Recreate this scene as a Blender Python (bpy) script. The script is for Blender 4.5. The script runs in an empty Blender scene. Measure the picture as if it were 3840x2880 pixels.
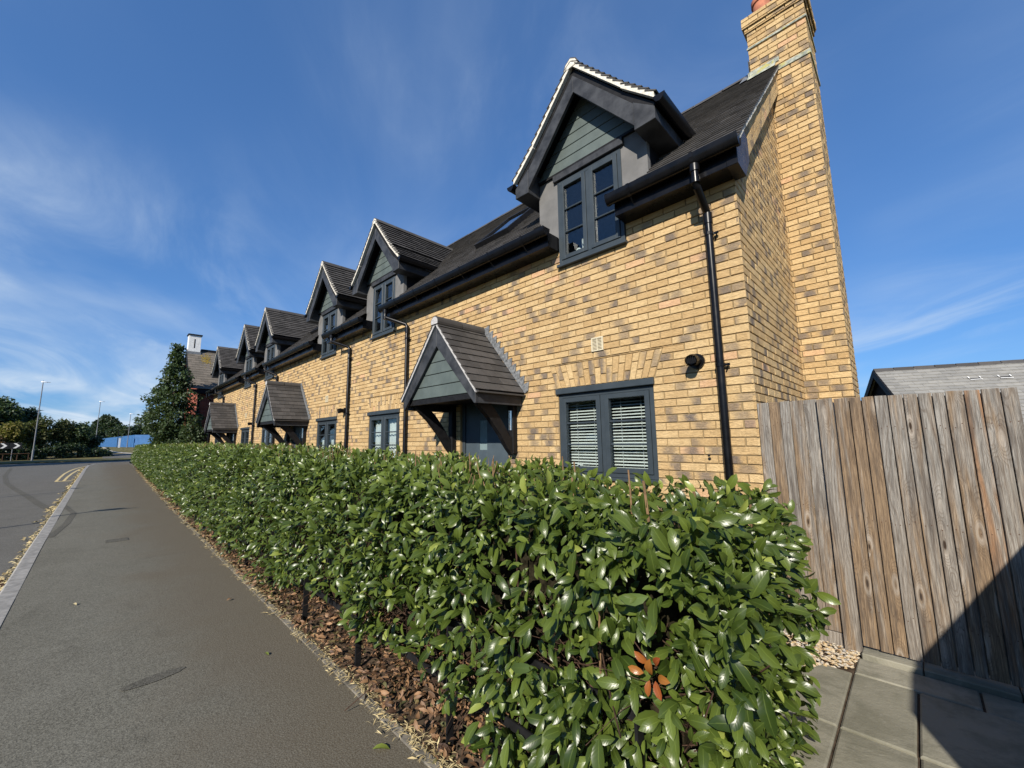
import bpy, math, random, colorsys
import numpy as np
from mathutils import Vector, Matrix

random.seed(7)
rng = np.random.default_rng(7)
SC = bpy.context.scene
COL = SC.collection
R = math.radians
H = 1.55                      # camera height above the footpath

# ------------------------------------------------------------------ camera
F_PX, W_PX, H_PX = 1527.0, 3840.0, 2880.0
YAW, PIT, ROL = R(44.577), R(7.869), R(-0.775)
cam_d = bpy.data.cameras.new('camera')
cam = bpy.data.objects.new('camera', cam_d)
COL.objects.link(cam)
fwd = Vector((-math.sin(YAW) * math.cos(PIT), math.cos(YAW) * math.cos(PIT), math.sin(PIT)))
rt0 = Vector((math.cos(YAW), math.sin(YAW), 0))
up0 = rt0.cross(fwd)
rt = math.cos(ROL) * rt0 + math.sin(ROL) * up0
up = -math.sin(ROL) * rt0 + math.cos(ROL) * up0
mw = Matrix((rt, up, -fwd)).transposed().to_4x4()
mw.translation = (0, 0, H)
cam.matrix_world = mw
cam_d.sensor_fit = 'HORIZONTAL'
cam_d.sensor_width = 36.0
cam_d.lens = 36.0 * F_PX / W_PX
cam_d.clip_start = 0.03
cam_d.clip_end = 4000
SC.camera = cam


def px(p):
    """source-photo pixel of a world point, and its depth (only used to rank pieces by the size they show at)"""
    v = Vector(p) - Vector((0, 0, H))
    d = v.dot(fwd)
    if d < 0.05:
        return (-9e9, -9e9, d)
    return (W_PX / 2 + F_PX * v.dot(rt) / d, H_PX / 2 - F_PX * v.dot(up) / d, d)


# ------------------------------------------------------------------ light
SUN_K, SUN_M = 0.43, 0.655    # light travels along (-K, 1, -M)
sun_az_vec = Vector((SUN_K, -1, SUN_M)).normalized()
sun_el = math.asin(sun_az_vec.z)
sun_rot = math.atan2(sun_az_vec.x, sun_az_vec.y)
sd = bpy.data.lights.new('sun', 'SUN')
sd.energy = 4.8
sd.angle = R(0.53)
sd.color = (1.0, 0.93, 0.82)
so = bpy.data.objects.new('sun', sd)
COL.objects.link(so)
so.rotation_euler = (-sun_az_vec).to_track_quat('-Z', 'Y').to_euler()
so.location = (10, -20, 20)

world = bpy.data.worlds.new('World')
SC.world = world
world.use_nodes = True


def build_world():
    nt = world.node_tree
    nt.nodes.clear()
    N = nt.nodes.new
    L = nt.links.new
    out = N('ShaderNodeOutputWorld')
    bg = N('ShaderNodeBackground')
    bg.inputs['Strength'].default_value = 0.080
    sky = N('ShaderNodeTexSky')
    sky.sky_type = 'NISHITA'
    sky.sun_disc = False
    sky.sun_elevation = sun_el
    sky.sun_rotation = sun_rot
    sky.air_density = 1.0
    sky.dust_density = 0.25
    sky.ozone_density = 2.0
    hs = N('ShaderNodeMixRGB')                 # the deep, slightly polarised blue of the photograph's sky
    hs.blend_type = 'MULTIPLY'
    hs.inputs['Fac'].default_value = 1.0
    hs.inputs['Color2'].default_value = (0.71, 1.33, 2.27, 1)
    gm = N('ShaderNodeGamma')                  # softer fall-off from horizon to zenith, as exposed in the photograph
    gm.inputs['Gamma'].default_value = 0.62
    L(sky.outputs[0], gm.inputs['Color'])
    L(gm.outputs[0], hs.inputs['Color1'])
    # thin cirrus: noise on the direction projected to a high layer
    tc = N('ShaderNodeTexCoord')
    sep = N('ShaderNodeSeparateXYZ')
    L(tc.outputs['Generated'], sep.inputs[0])

    def m(op, a, b=None, c=None, clamp=False):
        nd = N('ShaderNodeMath'); nd.operation = op; nd.use_clamp = clamp
        for i, v in enumerate((a, b, c)):
            if v is None: continue
            if isinstance(v, (int, float)): nd.inputs[i].default_value = v
            else: L(v, nd.inputs[i])
        return nd.outputs[0]
    za = m('ADD', m('MAXIMUM', sep.outputs['Z'], 0.0), 0.17)
    comb = N('ShaderNodeCombineXYZ')
    for ax in 'XY':
        L(m('DIVIDE', sep.outputs[ax], za), comb.inputs[ax])

    def layer(rot, sc, nscale, detail, lo, hi, dist, loc=(0, 0, 0), rough=0.5):
        m0 = N('ShaderNodeMapping')
        m0.inputs['Rotation'].default_value = (0, 0, R(rot))
        L(comb.outputs[0], m0.inputs[0])
        mp = N('ShaderNodeMapping')
        mp.inputs['Scale'].default_value = sc
        mp.inputs['Location'].default_value = loc
        L(m0.outputs[0], mp.inputs[0])
        nz = N('ShaderNodeTexNoise')
        nz.inputs['Scale'].default_value = nscale
        nz.inputs['Detail'].default_value = detail
        nz.inputs['Roughness'].default_value = rough
        nz.inputs['Distortion'].default_value = dist
        L(mp.outputs[0], nz.inputs['Vector'])
        mr = N('ShaderNodeMapRange')
        mr.interpolation_type = 'SMOOTHSTEP'
        mr.inputs['From Min'].default_value = lo
        mr.inputs['From Max'].default_value = hi
        L(nz.outputs['Fac'], mr.inputs['Value'])
        return mr.outputs[0]
    veil = layer(0, (1, 1, 1), 0.55, 3, 0.34, 0.70, 0.3, (8.3, 2.5, 0))            # where there is cloud at all
    wisp = layer(24, (0.62, 1.35, 1), 1.35, 10, 0.40, 0.82, 1.1, (1.3, 5.3, 0), 0.60)    # broken fibres
    soft = layer(24, (0.8, 1.2, 1), 0.8, 6, 0.40, 0.80, 0.6, (5.2, 7.4, 0))
    low = m('POWER', m('SUBTRACT', 1.0, m('MULTIPLY', m('MAXIMUM', sep.outputs['Z'], 0.0), 1.25), clamp=True), 4.0)   # more layers deep towards the horizon
    dt = N('ShaderNodeVectorMath'); dt.operation = 'DOT_PRODUCT'      # a bank of cirrus low over the far end of the road
    L(tc.outputs['Generated'], dt.inputs[0]); dt.inputs[1].default_value = BANK
    mr = N('ShaderNodeMapRange'); mr.interpolation_type = 'SMOOTHSTEP'
    mr.inputs['From Min'].default_value = 0.91; mr.inputs['From Max'].default_value = 0.995
    L(dt.outputs['Value'], mr.inputs['Value'])
    veil = m('MULTIPLY_ADD', mr.outputs[0], 1.1, m('MULTIPLY', veil, 1.0))
    c = m('MULTIPLY', veil, m('MULTIPLY_ADD', wisp, 0.5, m('MULTIPLY', soft, 0.45)))
    fac = m('MULTIPLY', c, m('MULTIPLY_ADD', low, 0.95, 0.58), clamp=True)
    fac = m('MULTIPLY', fac, m('GREATER_THAN', sep.outputs['Z'], 0.0))
    mix = N('ShaderNodeMixRGB')
    mix.inputs['Color2'].default_value = CLOUD + (1,)
    L(fac, mix.inputs['Fac'])
    L(hs.outputs[0], mix.inputs['Color1'])
    L(mix.outputs[0], bg.inputs['Color'])
    L(bg.outputs[0], out.inputs['Surface'])


BANK = (-0.988, -0.061, 0.143)
CLOUD = (5.6, 6.7, 8.0)
build_world()
vs = SC.view_settings
vs.view_transform = 'Standard'
vs.look = 'None'
vs.exposure = 0.5
vs.gamma = 1.0
vs.use_curve_mapping = False
SC.render.engine = 'CYCLES'
cy = SC.cycles
cy.use_denoising = True
cy.max_bounces = 6
cy.diffuse_bounces = 3
cy.glossy_bounces = 3
cy.transmission_bounces = 4
cy.transparent_max_bounces = 8
cy.caustics_reflective = False
cy.caustics_refractive = False
cy.sample_clamp_indirect = 6


# ------------------------------------------------------------------ material helpers
class NT:
    def __init__(self, name):
        self.m = bpy.data.materials.new(name)
        self.m.use_nodes = True
        self.t = self.m.node_tree
        self.b = self.t.nodes['Principled BSDF']
        self.out = self.t.nodes['Material Output']

    def n(self, typ, **kw):
        nd = self.t.nodes.new('ShaderNode' + typ)
        for k, v in kw.items():
            setattr(nd, k, v)
        return nd

    def l(self, a, b):
        self.t.links.new(a, b)

    def val(self, nd, **kw):
        for k, v in kw.items():
            nd.inputs[k.replace('_', ' ')].default_value = v
        return nd

    def math(self, op, a, b=None, c=None, clamp=False):
        nd = self.n('Math', operation=op, use_clamp=clamp)
        for i, v in enumerate((a, b, c)):
            if v is None:
                continue
            if isinstance(v, (int, float)):
                nd.inputs[i].default_value = v
            else:
                self.l(v, nd.inputs[i])
        return nd.outputs[0]

    def mix(self, fac, a, b, mode='MIX'):
        nd = self.n('MixRGB', blend_type=mode)
        for i, v in enumerate((fac, a, b)):
            if isinstance(v, (int, float)):
                nd.inputs[i].default_value = v
            elif isinstance(v, tuple):
                nd.inputs[i].default_value = v if len(v) == 4 else v + (1,)
            else:
                self.l(v, nd.inputs[i])
        return nd.outputs[0]

    def noise(self, vec, scale, detail=4, rough=0.55, dist=0.0, mapscale=None, out='Fac'):
        nd = self.n('TexNoise')
        nd.inputs['Scale'].default_value = scale
        nd.inputs['Detail'].default_value = detail
        nd.inputs['Roughness'].default_value = rough
        nd.inputs['Distortion'].default_value = dist
        if vec is not None:
            if mapscale:
                mp = self.n('Mapping')
                mp.inputs['Scale'].default_value = mapscale
                self.l(vec, mp.inputs[0])
                vec = mp.outputs[0]
            self.l(vec, nd.inputs['Vector'])
        return nd.outputs[out]

    def ramp(self, v, lo, hi, a=0.0, b=1.0):
        nd = self.n('MapRange', interpolation_type='SMOOTHSTEP')
        nd.inputs['From Min'].default_value = lo
        nd.inputs['From Max'].default_value = hi
        nd.inputs['To Min'].default_value = a
        nd.inputs['To Max'].default_value = b
        self.l(v, nd.inputs['Value'])
        return nd.outputs[0]

    def attr(self, name, out='Fac'):
        nd = self.n('Attribute', attribute_name=name)
        return nd.outputs[out]

    def pos(self):
        return self.n('NewGeometry').outputs['Position']

    def bump(self, h, strength=0.5, dist=0.01):
        nd = self.n('Bump')
        nd.inputs['Strength'].default_value = strength
        nd.inputs['Distance'].default_value = dist
        self.l(h, nd.inputs['Height'])
        self.l(nd.outputs[0], self.b.inputs['Normal'])
        return nd

    def base(self, c, rough=0.8, spec=0.3, metal=0.0):
        b = self.b
        if isinstance(c, tuple):
            b.inputs['Base Color'].default_value = c if len(c) == 4 else c + (1,)
        else:
            self.l(c, b.inputs['Base Color'])
        if isinstance(rough, (int, float)):
            b.inputs['Roughness'].default_value = rough
        else:
            self.l(rough, b.inputs['Roughness'])
        b.inputs['Specular IOR Level'].default_value = spec
        b.inputs['Metallic'].default_value = metal
        return self.m


def simple(name, c, rough=0.6, spec=0.4, metal=0.0, var=0.15, nscale=14, bump=0.0, bscale=60):
    s = NT(name)
    p = s.pos()
    n1 = s.noise(p, nscale, 5, 0.6)
    col = s.mix(s.ramp(n1, 0.3, 0.7), tuple(x * (1 - var) for x in c), tuple(min(1, x * (1 + var)) for x in c))
    rr = s.ramp(n1, 0.2, 0.8, max(0.05, rough - 0.08), min(1, rough + 0.08))
    s.base(col, rr, spec, metal)
    if bump:
        s.bump(s.noise(p, bscale, 4, 0.6), bump, 0.004)
    return s.m


M = {}


def mat_brick():
    s = NT('buff_brick')
    p = s.pos()
    at = s.n('Attribute', attribute_name='luv')
    sep = s.n('SeparateXYZ')
    s.l(at.outputs['Vector'], sep.inputs[0])
    u, v, rnd = sep.outputs
    tint = s.attr('tint')                 # 0..1 tone of the brick
    burn = s.attr('burn')                 # how strongly kiln-marked
    bx = s.attr('burnx')                  # where along the brick
    off = s.n('Combine' 'XYZ')
    s.l(s.math('MULTIPLY', rnd, 91.0), off.inputs[0])
    s.l(s.math('MULTIPLY', rnd, 37.0), off.inputs[1])
    vadd = s.n('VectorMath', operation='ADD')
    s.l(p, vadd.inputs[0]); s.l(off.outputs[0], vadd.inputs[1])
    pv = vadd.outputs[0]
    n_mid = s.noise(pv, 16, 4, 0.6)
    n_fine = s.noise(pv, 120, 4, 0.65)
    yel = s.mix(tint, (0.468, 0.313, 0.148), (0.608, 0.438, 0.226))
    pink = s.ramp(tint, 0.965, 0.985)
    yel = s.mix(s.math('MULTIPLY', pink, 0.8), yel, (0.60, 0.36, 0.21))
    yel = s.mix(s.ramp(n_mid, 0.40, 0.8, 0, 0.28), yel, (0.40, 0.24, 0.10))
    yel = s.mix(s.ramp(n_fine, 0.55, 0.8, 0, 0.3), yel, (0.66, 0.47, 0.24))
    # kiln mark: a soft dark band on part of the length
    d = s.math('ABSOLUTE', s.math('SUBTRACT', u, bx))
    dn = s.math('ADD', d, s.math('MULTIPLY', s.math('SUBTRACT', n_mid, 0.5), 0.55))
    msk = s.math('MULTIPLY', s.ramp(dn, 0.10, 0.46, 1.0, 0.0), burn)
    msk = s.math('MULTIPLY', msk, s.ramp(n_fine, 0.25, 0.6, 0.55, 1.0), clamp=True)
    dark = s.mix(n_fine, (0.095, 0.08, 0.072), (0.19, 0.158, 0.138))
    wide = s.noise(p, 0.55, 5, 0.65, 0.5)
    yel = s.mix(s.ramp(wide, 0.42, 0.75, 0, 0.28), yel, (0.40, 0.275, 0.14))
    pale = s.ramp(s.noise(p, 2.6, 4, 0.65), 0.60, 0.78, 0, 0.35)
    yel = s.mix(pale, yel, (0.64, 0.54, 0.38))
    col = s.mix(msk, yel, dark)
    s.base(col, 0.9, 0.2)
    crease = s.noise(pv, 34, 3, 0.5, 1.2, (0.5, 0.5, 2.2))
    cr = s.ramp(s.math('ABSOLUTE', s.math('SUBTRACT', crease, 0.5)), 0.0, 0.06, 0.0, 1.0)
    hh = s.math('ADD', s.math('MULTIPLY', cr, 0.5), s.math('MULTIPLY', n_fine, 0.6))
    s.bump(hh, 0.75, 0.006)
    return s.m


def mat_tile(name='plain_tile', a=(0.044, 0.041, 0.038), b=(0.080, 0.074, 0.069), moss=0.35):
    s = NT(name)
    p = s.pos()
    t = s.attr('tint')
    n1 = s.noise(p, 9, 5, 0.6)
    n2 = s.noise(p, 140, 3, 0.6)
    col = s.mix(t, a, b)
    col = s.mix(s.ramp(n1, 0.45, 0.75, 0, 0.4), col, tuple(x * 0.55 for x in a))
    lich = s.ramp(s.noise(p, 45, 4, 0.7), 0.62, 0.75, 0, moss)
    col = s.mix(lich, col, (0.17, 0.16, 0.12))
    s.base(col, 0.8, 0.3)
    s.bump(n2, 0.35, 0.003)
    return s.m


def mat_wood():
    s = NT('weathered_board')
    p = s.pos()
    oi = s.n('ObjectInfo')
    rnd = oi.outputs['Random']
    tint = s.attr('tint')
    sep = s.n('SeparateXYZ'); s.l(p, sep.inputs[0])
    off = s.n('CombineXYZ')
    xs = s.math('ADD', s.math('ADD', sep.outputs['X'], sep.outputs['Y']), s.math('MULTIPLY', tint, 53.0))
    s.l(xs, off.inputs[0])
    s.l(s.math('ADD', sep.outputs['Z'], s.math('MULTIPLY', tint, 17.0)), off.inputs[2])
    q = off.outputs[0]
    # knots: voronoi cells stretched along the board
    mp = s.n('Mapping'); mp.inputs['Scale'].default_value = (13.0, 13.0, 3.4); s.l(q, mp.inputs[0])
    vo = s.n('TexVoronoi'); vo.inputs['Scale'].default_value = 1.0; s.l(mp.outputs[0], vo.inputs['Vector'])
    vd = vo.outputs['Distance']
    sepc = s.n('SeparateColor'); s.l(vo.outputs['Color'], sepc.inputs[0])
    has = s.math('GREATER_THAN', sepc.outputs[0], 0.50)
    near = s.math('MULTIPLY', s.ramp(vd, 0.0, 0.62, 1.0, 0.0), has)
    warp = s.noise(q, 1.0, 2, 0.5, 0.2, (2.6, 2.6, 0.55))
    gx = s.math('ADD', s.math('MULTIPLY', xs, 330.0), s.math('MULTIPLY', warp, 95.0))
    gx = s.math('ADD', gx, s.math('MULTIPLY', near, 46.0))
    gx = s.math('ADD', gx, s.math('MULTIPLY', s.noise(q, 1.0, 3, 0.6, 0, (60, 60, 5)), 3.0))
    ring = s.math('SINE', gx)
    fine = s.noise(q, 1.0, 5, 0.72, 0, (260, 260, 7))
    gray = s.mix(s.ramp(fine, 0.28, 0.72), (0.080, 0.073, 0.065), (0.37, 0.345, 0.305))
    brown = s.mix(s.ramp(fine, 0.28, 0.72), (0.075, 0.047, 0.028), (0.33, 0.235, 0.145))
    orange = s.mix(s.ramp(fine, 0.28, 0.72), (0.20, 0.10, 0.05), (0.38, 0.215, 0.115))
    br = s.noise(q, 1.1, 4, 0.65, 0.6, (14, 14, 0.8))
    tt = s.math('FRACT', s.math('MULTIPLY', tint, 7.31))
    brf = s.ramp(s.math('ADD', br, s.math('MULTIPLY', s.math('SUBTRACT', tt, 0.5), 0.36)), 0.41, 0.68)
    zlow = s.ramp(sep.outputs['Z'], 0.2, 1.6, 0.35, 0.0)
    brf = s.math('ADD', brf, s.math('MULTIPLY', zlow, 0.6), clamp=True)
    col = s.mix(brf, gray, brown)
    col = s.mix(s.math('MULTIPLY', s.attr('burn'), s.ramp(br, 0.40, 0.60)), col, orange)
    col = s.mix(s.ramp(ring, 0.1, 1.0, 0, 0.42), col, (0.105, 0.075, 0.052))
    col = s.mix(s.math('MULTIPLY', s.ramp(vd, 0.06, 0.12, 1.0, 0.0), has), col, (0.035, 0.022, 0.014))
    halo = s.math('MULTIPLY', s.math('MULTIPLY', s.ramp(vd, 0.13, 0.2, 0.0, 1.0), s.ramp(vd, 0.2, 0.34, 1.0, 0.0)), has)
    col = s.mix(s.math('MULTIPLY', halo, 0.5), col, (0.42, 0.37, 0.31))
    stain = s.noise(q, 1.0, 4, 0.65, 0.3, (22, 22, 1.6))
    col = s.mix(s.ramp(stain, 0.45, 0.70, 0, 0.72), col, (0.060, 0.048, 0.040))
    s.base(col, 0.85, 0.2)
    hh = s.math('ADD', s.math('MULTIPLY', fine, 0.7), s.math('MULTIPLY', ring, 0.15))
    s.bump(hh, 0.45, 0.004)
    return s.m


def mat_leaf(name, dark, light, gloss=0.3, trans=0.22, tip=None):
    s = NT(name)
    t = s.attr('tint')
    at = s.n('Attribute', attribute_name='luv')
    sep = s.n('SeparateXYZ'); s.l(at.outputs['Vector'], sep.inputs[0])
    u, v = sep.outputs[0], sep.outputs[1]        # u along, v across -1..1
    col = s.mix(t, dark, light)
    if tip:
        col = s.mix(s.ramp(t, 0.965, 0.985), col, tip)
    av = s.math('ABSOLUTE', v)
    rib = s.ramp(av, 0.0, 0.12, 1.0, 0.0)
    col = s.mix(s.math('MULTIPLY', rib, 0.16), col, tuple(min(1, x * 2.4 + 0.03) for x in light))
    geo = s.n('NewGeometry')
    col = s.mix(s.math('MULTIPLY', geo.outputs['Backfacing'], 0.45), col, (0.10, 0.155, 0.06))
    s.base(col, gloss, 0.40)
    vein = s.math('SINE', s.math('MULTIPLY', s.math('ADD', u, s.math('MULTIPLY', av, -0.22)), 48.0))
    hh = s.math('ADD', s.math('MULTIPLY', vein, 0.25), s.math('MULTIPLY', rib, -0.6))
    s.bump(hh, 0.10, 0.002)
    if trans:
        tr = s.n('BsdfTranslucent')
        s.l(s.mix(0.5, col, (0.20, 0.27, 0.02)), tr.inputs['Color'])
        mx = s.n('MixShader'); mx.inputs[0].default_value = trans
        s.l(s.b.outputs[0], mx.inputs[1]); s.l(tr.outputs[0], mx.inputs[2])
        s.l(mx.outputs[0], s.out.inputs['Surface'])
    return s.m


def mat_asphalt(name, a, b, brown=None, speck=0.8):
    s = NT(name)
    p = s.pos()
    big = s.noise(p, 0.9, 5, 0.6, 0.4)
    mid = s.noise(p, 7, 4, 0.6)
    fine = s.noise(p, 110, 4, 0.75)
    vo = s.n('TexVoronoi'); vo.inputs['Scale'].default_value = 130; s.l(p, vo.inputs['Vector'])
    col = s.mix(s.ramp(big, 0.3, 0.7), a, b)
    col = s.mix(s.ramp(mid, 0.4, 0.7, 0, 0.25), col, tuple(x * 0.7 for x in a))
    vc = s.n('TexVoronoi'); vc.inputs['Scale'].default_value = 105; s.l(p, vc.inputs['Vector'])
    vcs = s.n('SeparateColor'); s.l(vc.outputs['Color'], vcs.inputs[0])
    col = s.mix(s.ramp(vcs.outputs[0], 0.0, 1.0, 0.0, 0.55), col, tuple(min(1, x * 1.7) for x in b))
    col = s.mix(s.ramp(vcs.outputs[1], 0.55, 1.0, 0.0, 0.55), col, tuple(x * 0.42 for x in a))
    dirt = s.noise(p, 1.9, 6, 0.7, 0.8)
    col = s.mix(s.ramp(dirt, 0.52, 0.72, 0, 0.4), col, tuple(x * 0.62 for x in a))
    if brown:
        sp = s.n('SeparateXYZ'); s.l(p, sp.inputs[0])
        near = s.ramp(s.math('ADD', sp.outputs['Y'], s.math('MULTIPLY', s.math('SUBTRACT', big, 0.5), 1.8)), 0.1, 1.1, 0, 0.8)
        col = s.mix(near, col, brown)
    col = s.mix(s.ramp(fine, 0.38, 0.72, 0.0, 0.6), col, tuple(min(1, x * 1.75) for x in b))
    spk = s.math('MULTIPLY', s.ramp(vo.outputs['Distance'], 0.1, 0.28, 1.0, 0.0), s.ramp(s.noise(p, 60, 2), 0.58, 0.7))
    col = s.mix(s.math('MULTIPLY', spk, speck), col, (0.30, 0.28, 0.25))
    s.base(col, 0.92, 0.12)
    hh = s.math('ADD', s.math('MULTIPLY', vo.outputs['Distance'], 0.6), s.math('MULTIPLY', fine, 0.6))
    s.bump(hh, 0.55, 0.004)
    return s.m


def mat_glass(name='window_glass', tint=(0.86, 0.9, 0.9)):
    s = NT(name)
    s.t.nodes.remove(s.b)
    lw = s.n('LayerWeight'); lw.inputs['Blend'].default_value = 0.5       # Schlick, the same from both sides of the pane
    f2 = s.math('MULTIPLY_ADD', s.math('POWER', lw.outputs['Facing'], 5.0), 0.94, 0.055, clamp=True)
    tr = s.n('BsdfTransparent'); tr.inputs['Color'].default_value = tint + (1,)
    gl = s.n('BsdfGlossy'); gl.inputs['Roughness'].default_value = 0.015
    gl.inputs['Color'].default_value = (0.95, 0.97, 1, 1)
    bp = s.n('Bump'); bp.inputs['Strength'].default_value = 0.04; bp.inputs['Distance'].default_value = 0.02
    s.l(s.noise(s.pos(), 2.5, 1), bp.inputs['Height']); s.l(bp.outputs[0], gl.inputs['Normal'])
    mx = s.n('MixShader')
    s.l(f2, mx.inputs[0]); s.l(tr.outputs[0], mx.inputs[1]); s.l(gl.outputs[0], mx.inputs[2])
    s.l(mx.outputs[0], s.out.inputs['Surface'])
    return s.m


def mat_paving():
    s = NT('riven_paving')
    p = s.pos(); t = s.attr('tint')
    n1 = s.noise(p, 4.5, 6, 0.65, 0.5); n2 = s.noise(p, 60, 4, 0.65)
    col = s.mix(t, (0.20, 0.19, 0.145), (0.27, 0.255, 0.20))
    col = s.mix(s.ramp(n1, 0.40, 0.64, 0, 0.75), col, (0.135, 0.130, 0.095))
    col = s.mix(s.ramp(n2, 0.55, 0.8, 0, 0.35), col, (0.34, 0.32, 0.28))
    s.base(col, 0.85, 0.25)
    s.bump(s.math('ADD', n1, s.math('MULTIPLY', n2, 0.35)), 0.6, 0.012)
    return s.m


def make_materials():
    M['brick'] = mat_brick()
    s = NT('mortar'); p = s.pos()
    n = s.noise(p, 90, 4, 0.7); n0 = s.noise(p, 3, 4, 0.6)
    s.base(s.mix(n, s.mix(n0, (0.16, 0.112, 0.056), (0.24, 0.175, 0.090)), (0.30, 0.225, 0.125)), 0.95, 0.1); s.bump(n, 0.6, 0.004)
    M['mortar'] = s.m
    M['tile'] = mat_tile()
    M['grey_tile'] = mat_tile('grey_slate_tile', (0.20, 0.195, 0.18), (0.27, 0.26, 0.235), 0.1)
    M['brown_tile'] = mat_tile('weathered_tile', (0.115, 0.10, 0.08), (0.17, 0.145, 0.115), 0.3)
    M['white_mortar'] = simple('white_mortar', (0.62, 0.58, 0.50), 0.9, 0.1, var=0.18, nscale=40, bump=0.5)
    M['grey_mortar'] = simple('grey_mortar', (0.40, 0.39, 0.38), 0.9, 0.1, var=0.25, nscale=40, bump=0.5)
    M['barge'] = simple('dusty_black_board', (0.034, 0.036, 0.040), 0.55, 0.3, var=0.5, nscale=5, bump=0.12)
    M['black'] = simple('black_plastic', (0.005, 0.005, 0.006), 0.30, 0.25, var=0.2, nscale=8)
    M['blackm'] = simple('black_paint', (0.010, 0.010, 0.011), 0.6, 0.2, var=0.3, nscale=20)
    M['clad'] = simple('grey_green_board', (0.088, 0.110, 0.104), 0.6, 0.35, var=0.13, nscale=4, bump=0.25, bscale=45)
    M['frame'] = simple('slate_blue_frame', (0.036, 0.047, 0.056), 0.45, 0.35, var=0.08, nscale=6)
    M['door'] = simple('slate_door', (0.060, 0.080, 0.096), 0.4, 0.45, var=0.08, nscale=6)
    M['render'] = simple('grey_render', (0.150, 0.147, 0.143), 0.9, 0.15, var=0.14, nscale=5, bump=0.3, bscale=90)
    s = NT('lead'); p = s.pos()
    s.base(s.mix(s.ramp(s.noise(p, 22, 5, 0.7), 0.35, 0.7), (0.12, 0.125, 0.13), (0.30, 0.31, 0.315)), 0.55, 0.4, 0.3); M['lead'] = s.m
    s = NT('lichen_lead'); p = s.pos()
    c = s.mix(s.ramp(s.noise(p, 16, 5, 0.7), 0.35, 0.65), (0.16, 0.18, 0.15), (0.42, 0.43, 0.36))
    s.base(s.mix(s.ramp(s.noise(p, 9, 4, 0.7), 0.52, 0.62, 0, 0.8), c, (0.40, 0.36, 0.10)), 0.8, 0.2); M['lichen'] = s.m
    M['terracotta'] = simple('terracotta', (0.40, 0.15, 0.085), 0.75, 0.25, var=0.25, nscale=9)
    M['glass'] = mat_glass()
    M['frost'] = simple('frosted_glass', (0.18, 0.24, 0.25), 0.25, 0.5, var=0.1, nscale=5)
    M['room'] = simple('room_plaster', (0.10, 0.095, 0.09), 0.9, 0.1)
    M['white'] = simple('white_slat', (0.78, 0.77, 0.73), 0.5, 0.4, var=0.05)
    M['cloth'] = simple('white_cloth', (0.62, 0.62, 0.60), 0.9, 0.1, var=0.08, nscale=3)
    M['steel'] = simple('brushed_steel', (0.62, 0.60, 0.57), 0.25, 0.5, 1.0, var=0.05)
    M['cream'] = simple('cream_plastic', (0.56, 0.50, 0.36), 0.55, 0.3, var=0.05)
    M['wood'] = mat_wood()
    M['paving'] = mat_paving()
    M['soil'] = simple('soil', (0.070, 0.050, 0.034), 0.95, 0.1, var=0.5, nscale=12, bump=0.8, bscale=50)
    M['path'] = mat_asphalt('path_asphalt', (0.084, 0.079, 0.062), (0.122, 0.116, 0.094), (0.085, 0.066, 0.043))
    M['road'] = mat_asphalt('road_asphalt', (0.078, 0.074, 0.064), (0.106, 0.101, 0.088))
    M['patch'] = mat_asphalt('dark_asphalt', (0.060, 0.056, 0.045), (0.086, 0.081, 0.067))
    M['edging'] = simple('edging_concrete', (0.16, 0.145, 0.12), 0.95, 0.1, var=0.4, nscale=9, bump=0.6, bscale=60)
    M['kerb'] = simple('kerb_concrete', (0.25, 0.24, 0.22), 0.9, 0.2, var=0.25, nscale=9, bump=0.5, bscale=120)
    M['pale'] = simple('pale_concrete', (0.42, 0.38, 0.32), 0.9, 0.2, var=0.2, nscale=3)
    s = NT('yellow_paint'); p = s.pos()
    s.base(s.mix(s.ramp(s.noise(p, 30, 5, 0.7), 0.45, 0.62, 0, 0.65), (0.60, 0.47, 0.22), (0.16, 0.145, 0.115)), 0.8, 0.2); M['yellow'] = s.m
    M['grass'] = simple('dry_grass', (0.13, 0.115, 0.05), 0.95, 0.1, var=0.5, nscale=3, bump=0.9, bscale=40)
    M['leaf'] = mat_leaf('hedge_leaf', (0.022, 0.042, 0.007), (0.132, 0.176, 0.030), 0.31, 0.25, (0.24, 0.28, 0.06))
    M['redleaf'] = mat_leaf('young_leaf', (0.28, 0.05, 0.02), (0.38, 0.16, 0.03), 0.3, 0.35)
    M['tree_leaf'] = mat_leaf('tree_leaf', (0.018, 0.034, 0.014), (0.050, 0.080, 0.026), 0.5, 0.2)
    M['dark_leaf'] = mat_leaf('dark_tree_leaf', (0.014, 0.028, 0.014), (0.038, 0.060, 0.026), 0.4, 0.15)
    M['autumn_leaf'] = mat_leaf('autumn_leaf', (0.085, 0.075, 0.012), (0.20, 0.165, 0.03), 0.6, 0.3)
    M['olive_leaf'] = mat_leaf('olive_leaf', (0.035, 0.042, 0.012), (0.095, 0.098, 0.03), 0.6, 0.25)
    M['deadleaf'] = mat_leaf('dead_leaf', (0.045, 0.023, 0.013), (0.27, 0.150, 0.072), 0.6, 0.0)
    M['straw'] = mat_leaf('dry_clipping', (0.34, 0.25, 0.11), (0.55, 0.45, 0.24), 0.8, 0.0)
    M['stem'] = simple('pruned_stem', (0.17, 0.105, 0.055), 0.8, 0.2, var=0.4, nscale=30, bump=0.3)
    M['twig'] = simple('brown_twig', (0.055, 0.032, 0.022), 0.85, 0.15, var=0.4, nscale=25)
    M['core'] = simple('twig_shade', (0.020, 0.017, 0.010), 0.95, 0.05, var=0.6, nscale=30, bump=1.0, bscale=40)  # twig brown darkened to hold the shade inside the hedge
    M['trunk'] = simple('bark', (0.06, 0.045, 0.035), 0.9, 0.1, var=0.4, nscale=10, bump=0.6)
    s = NT('gravel'); t = s.attr('tint')
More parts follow.
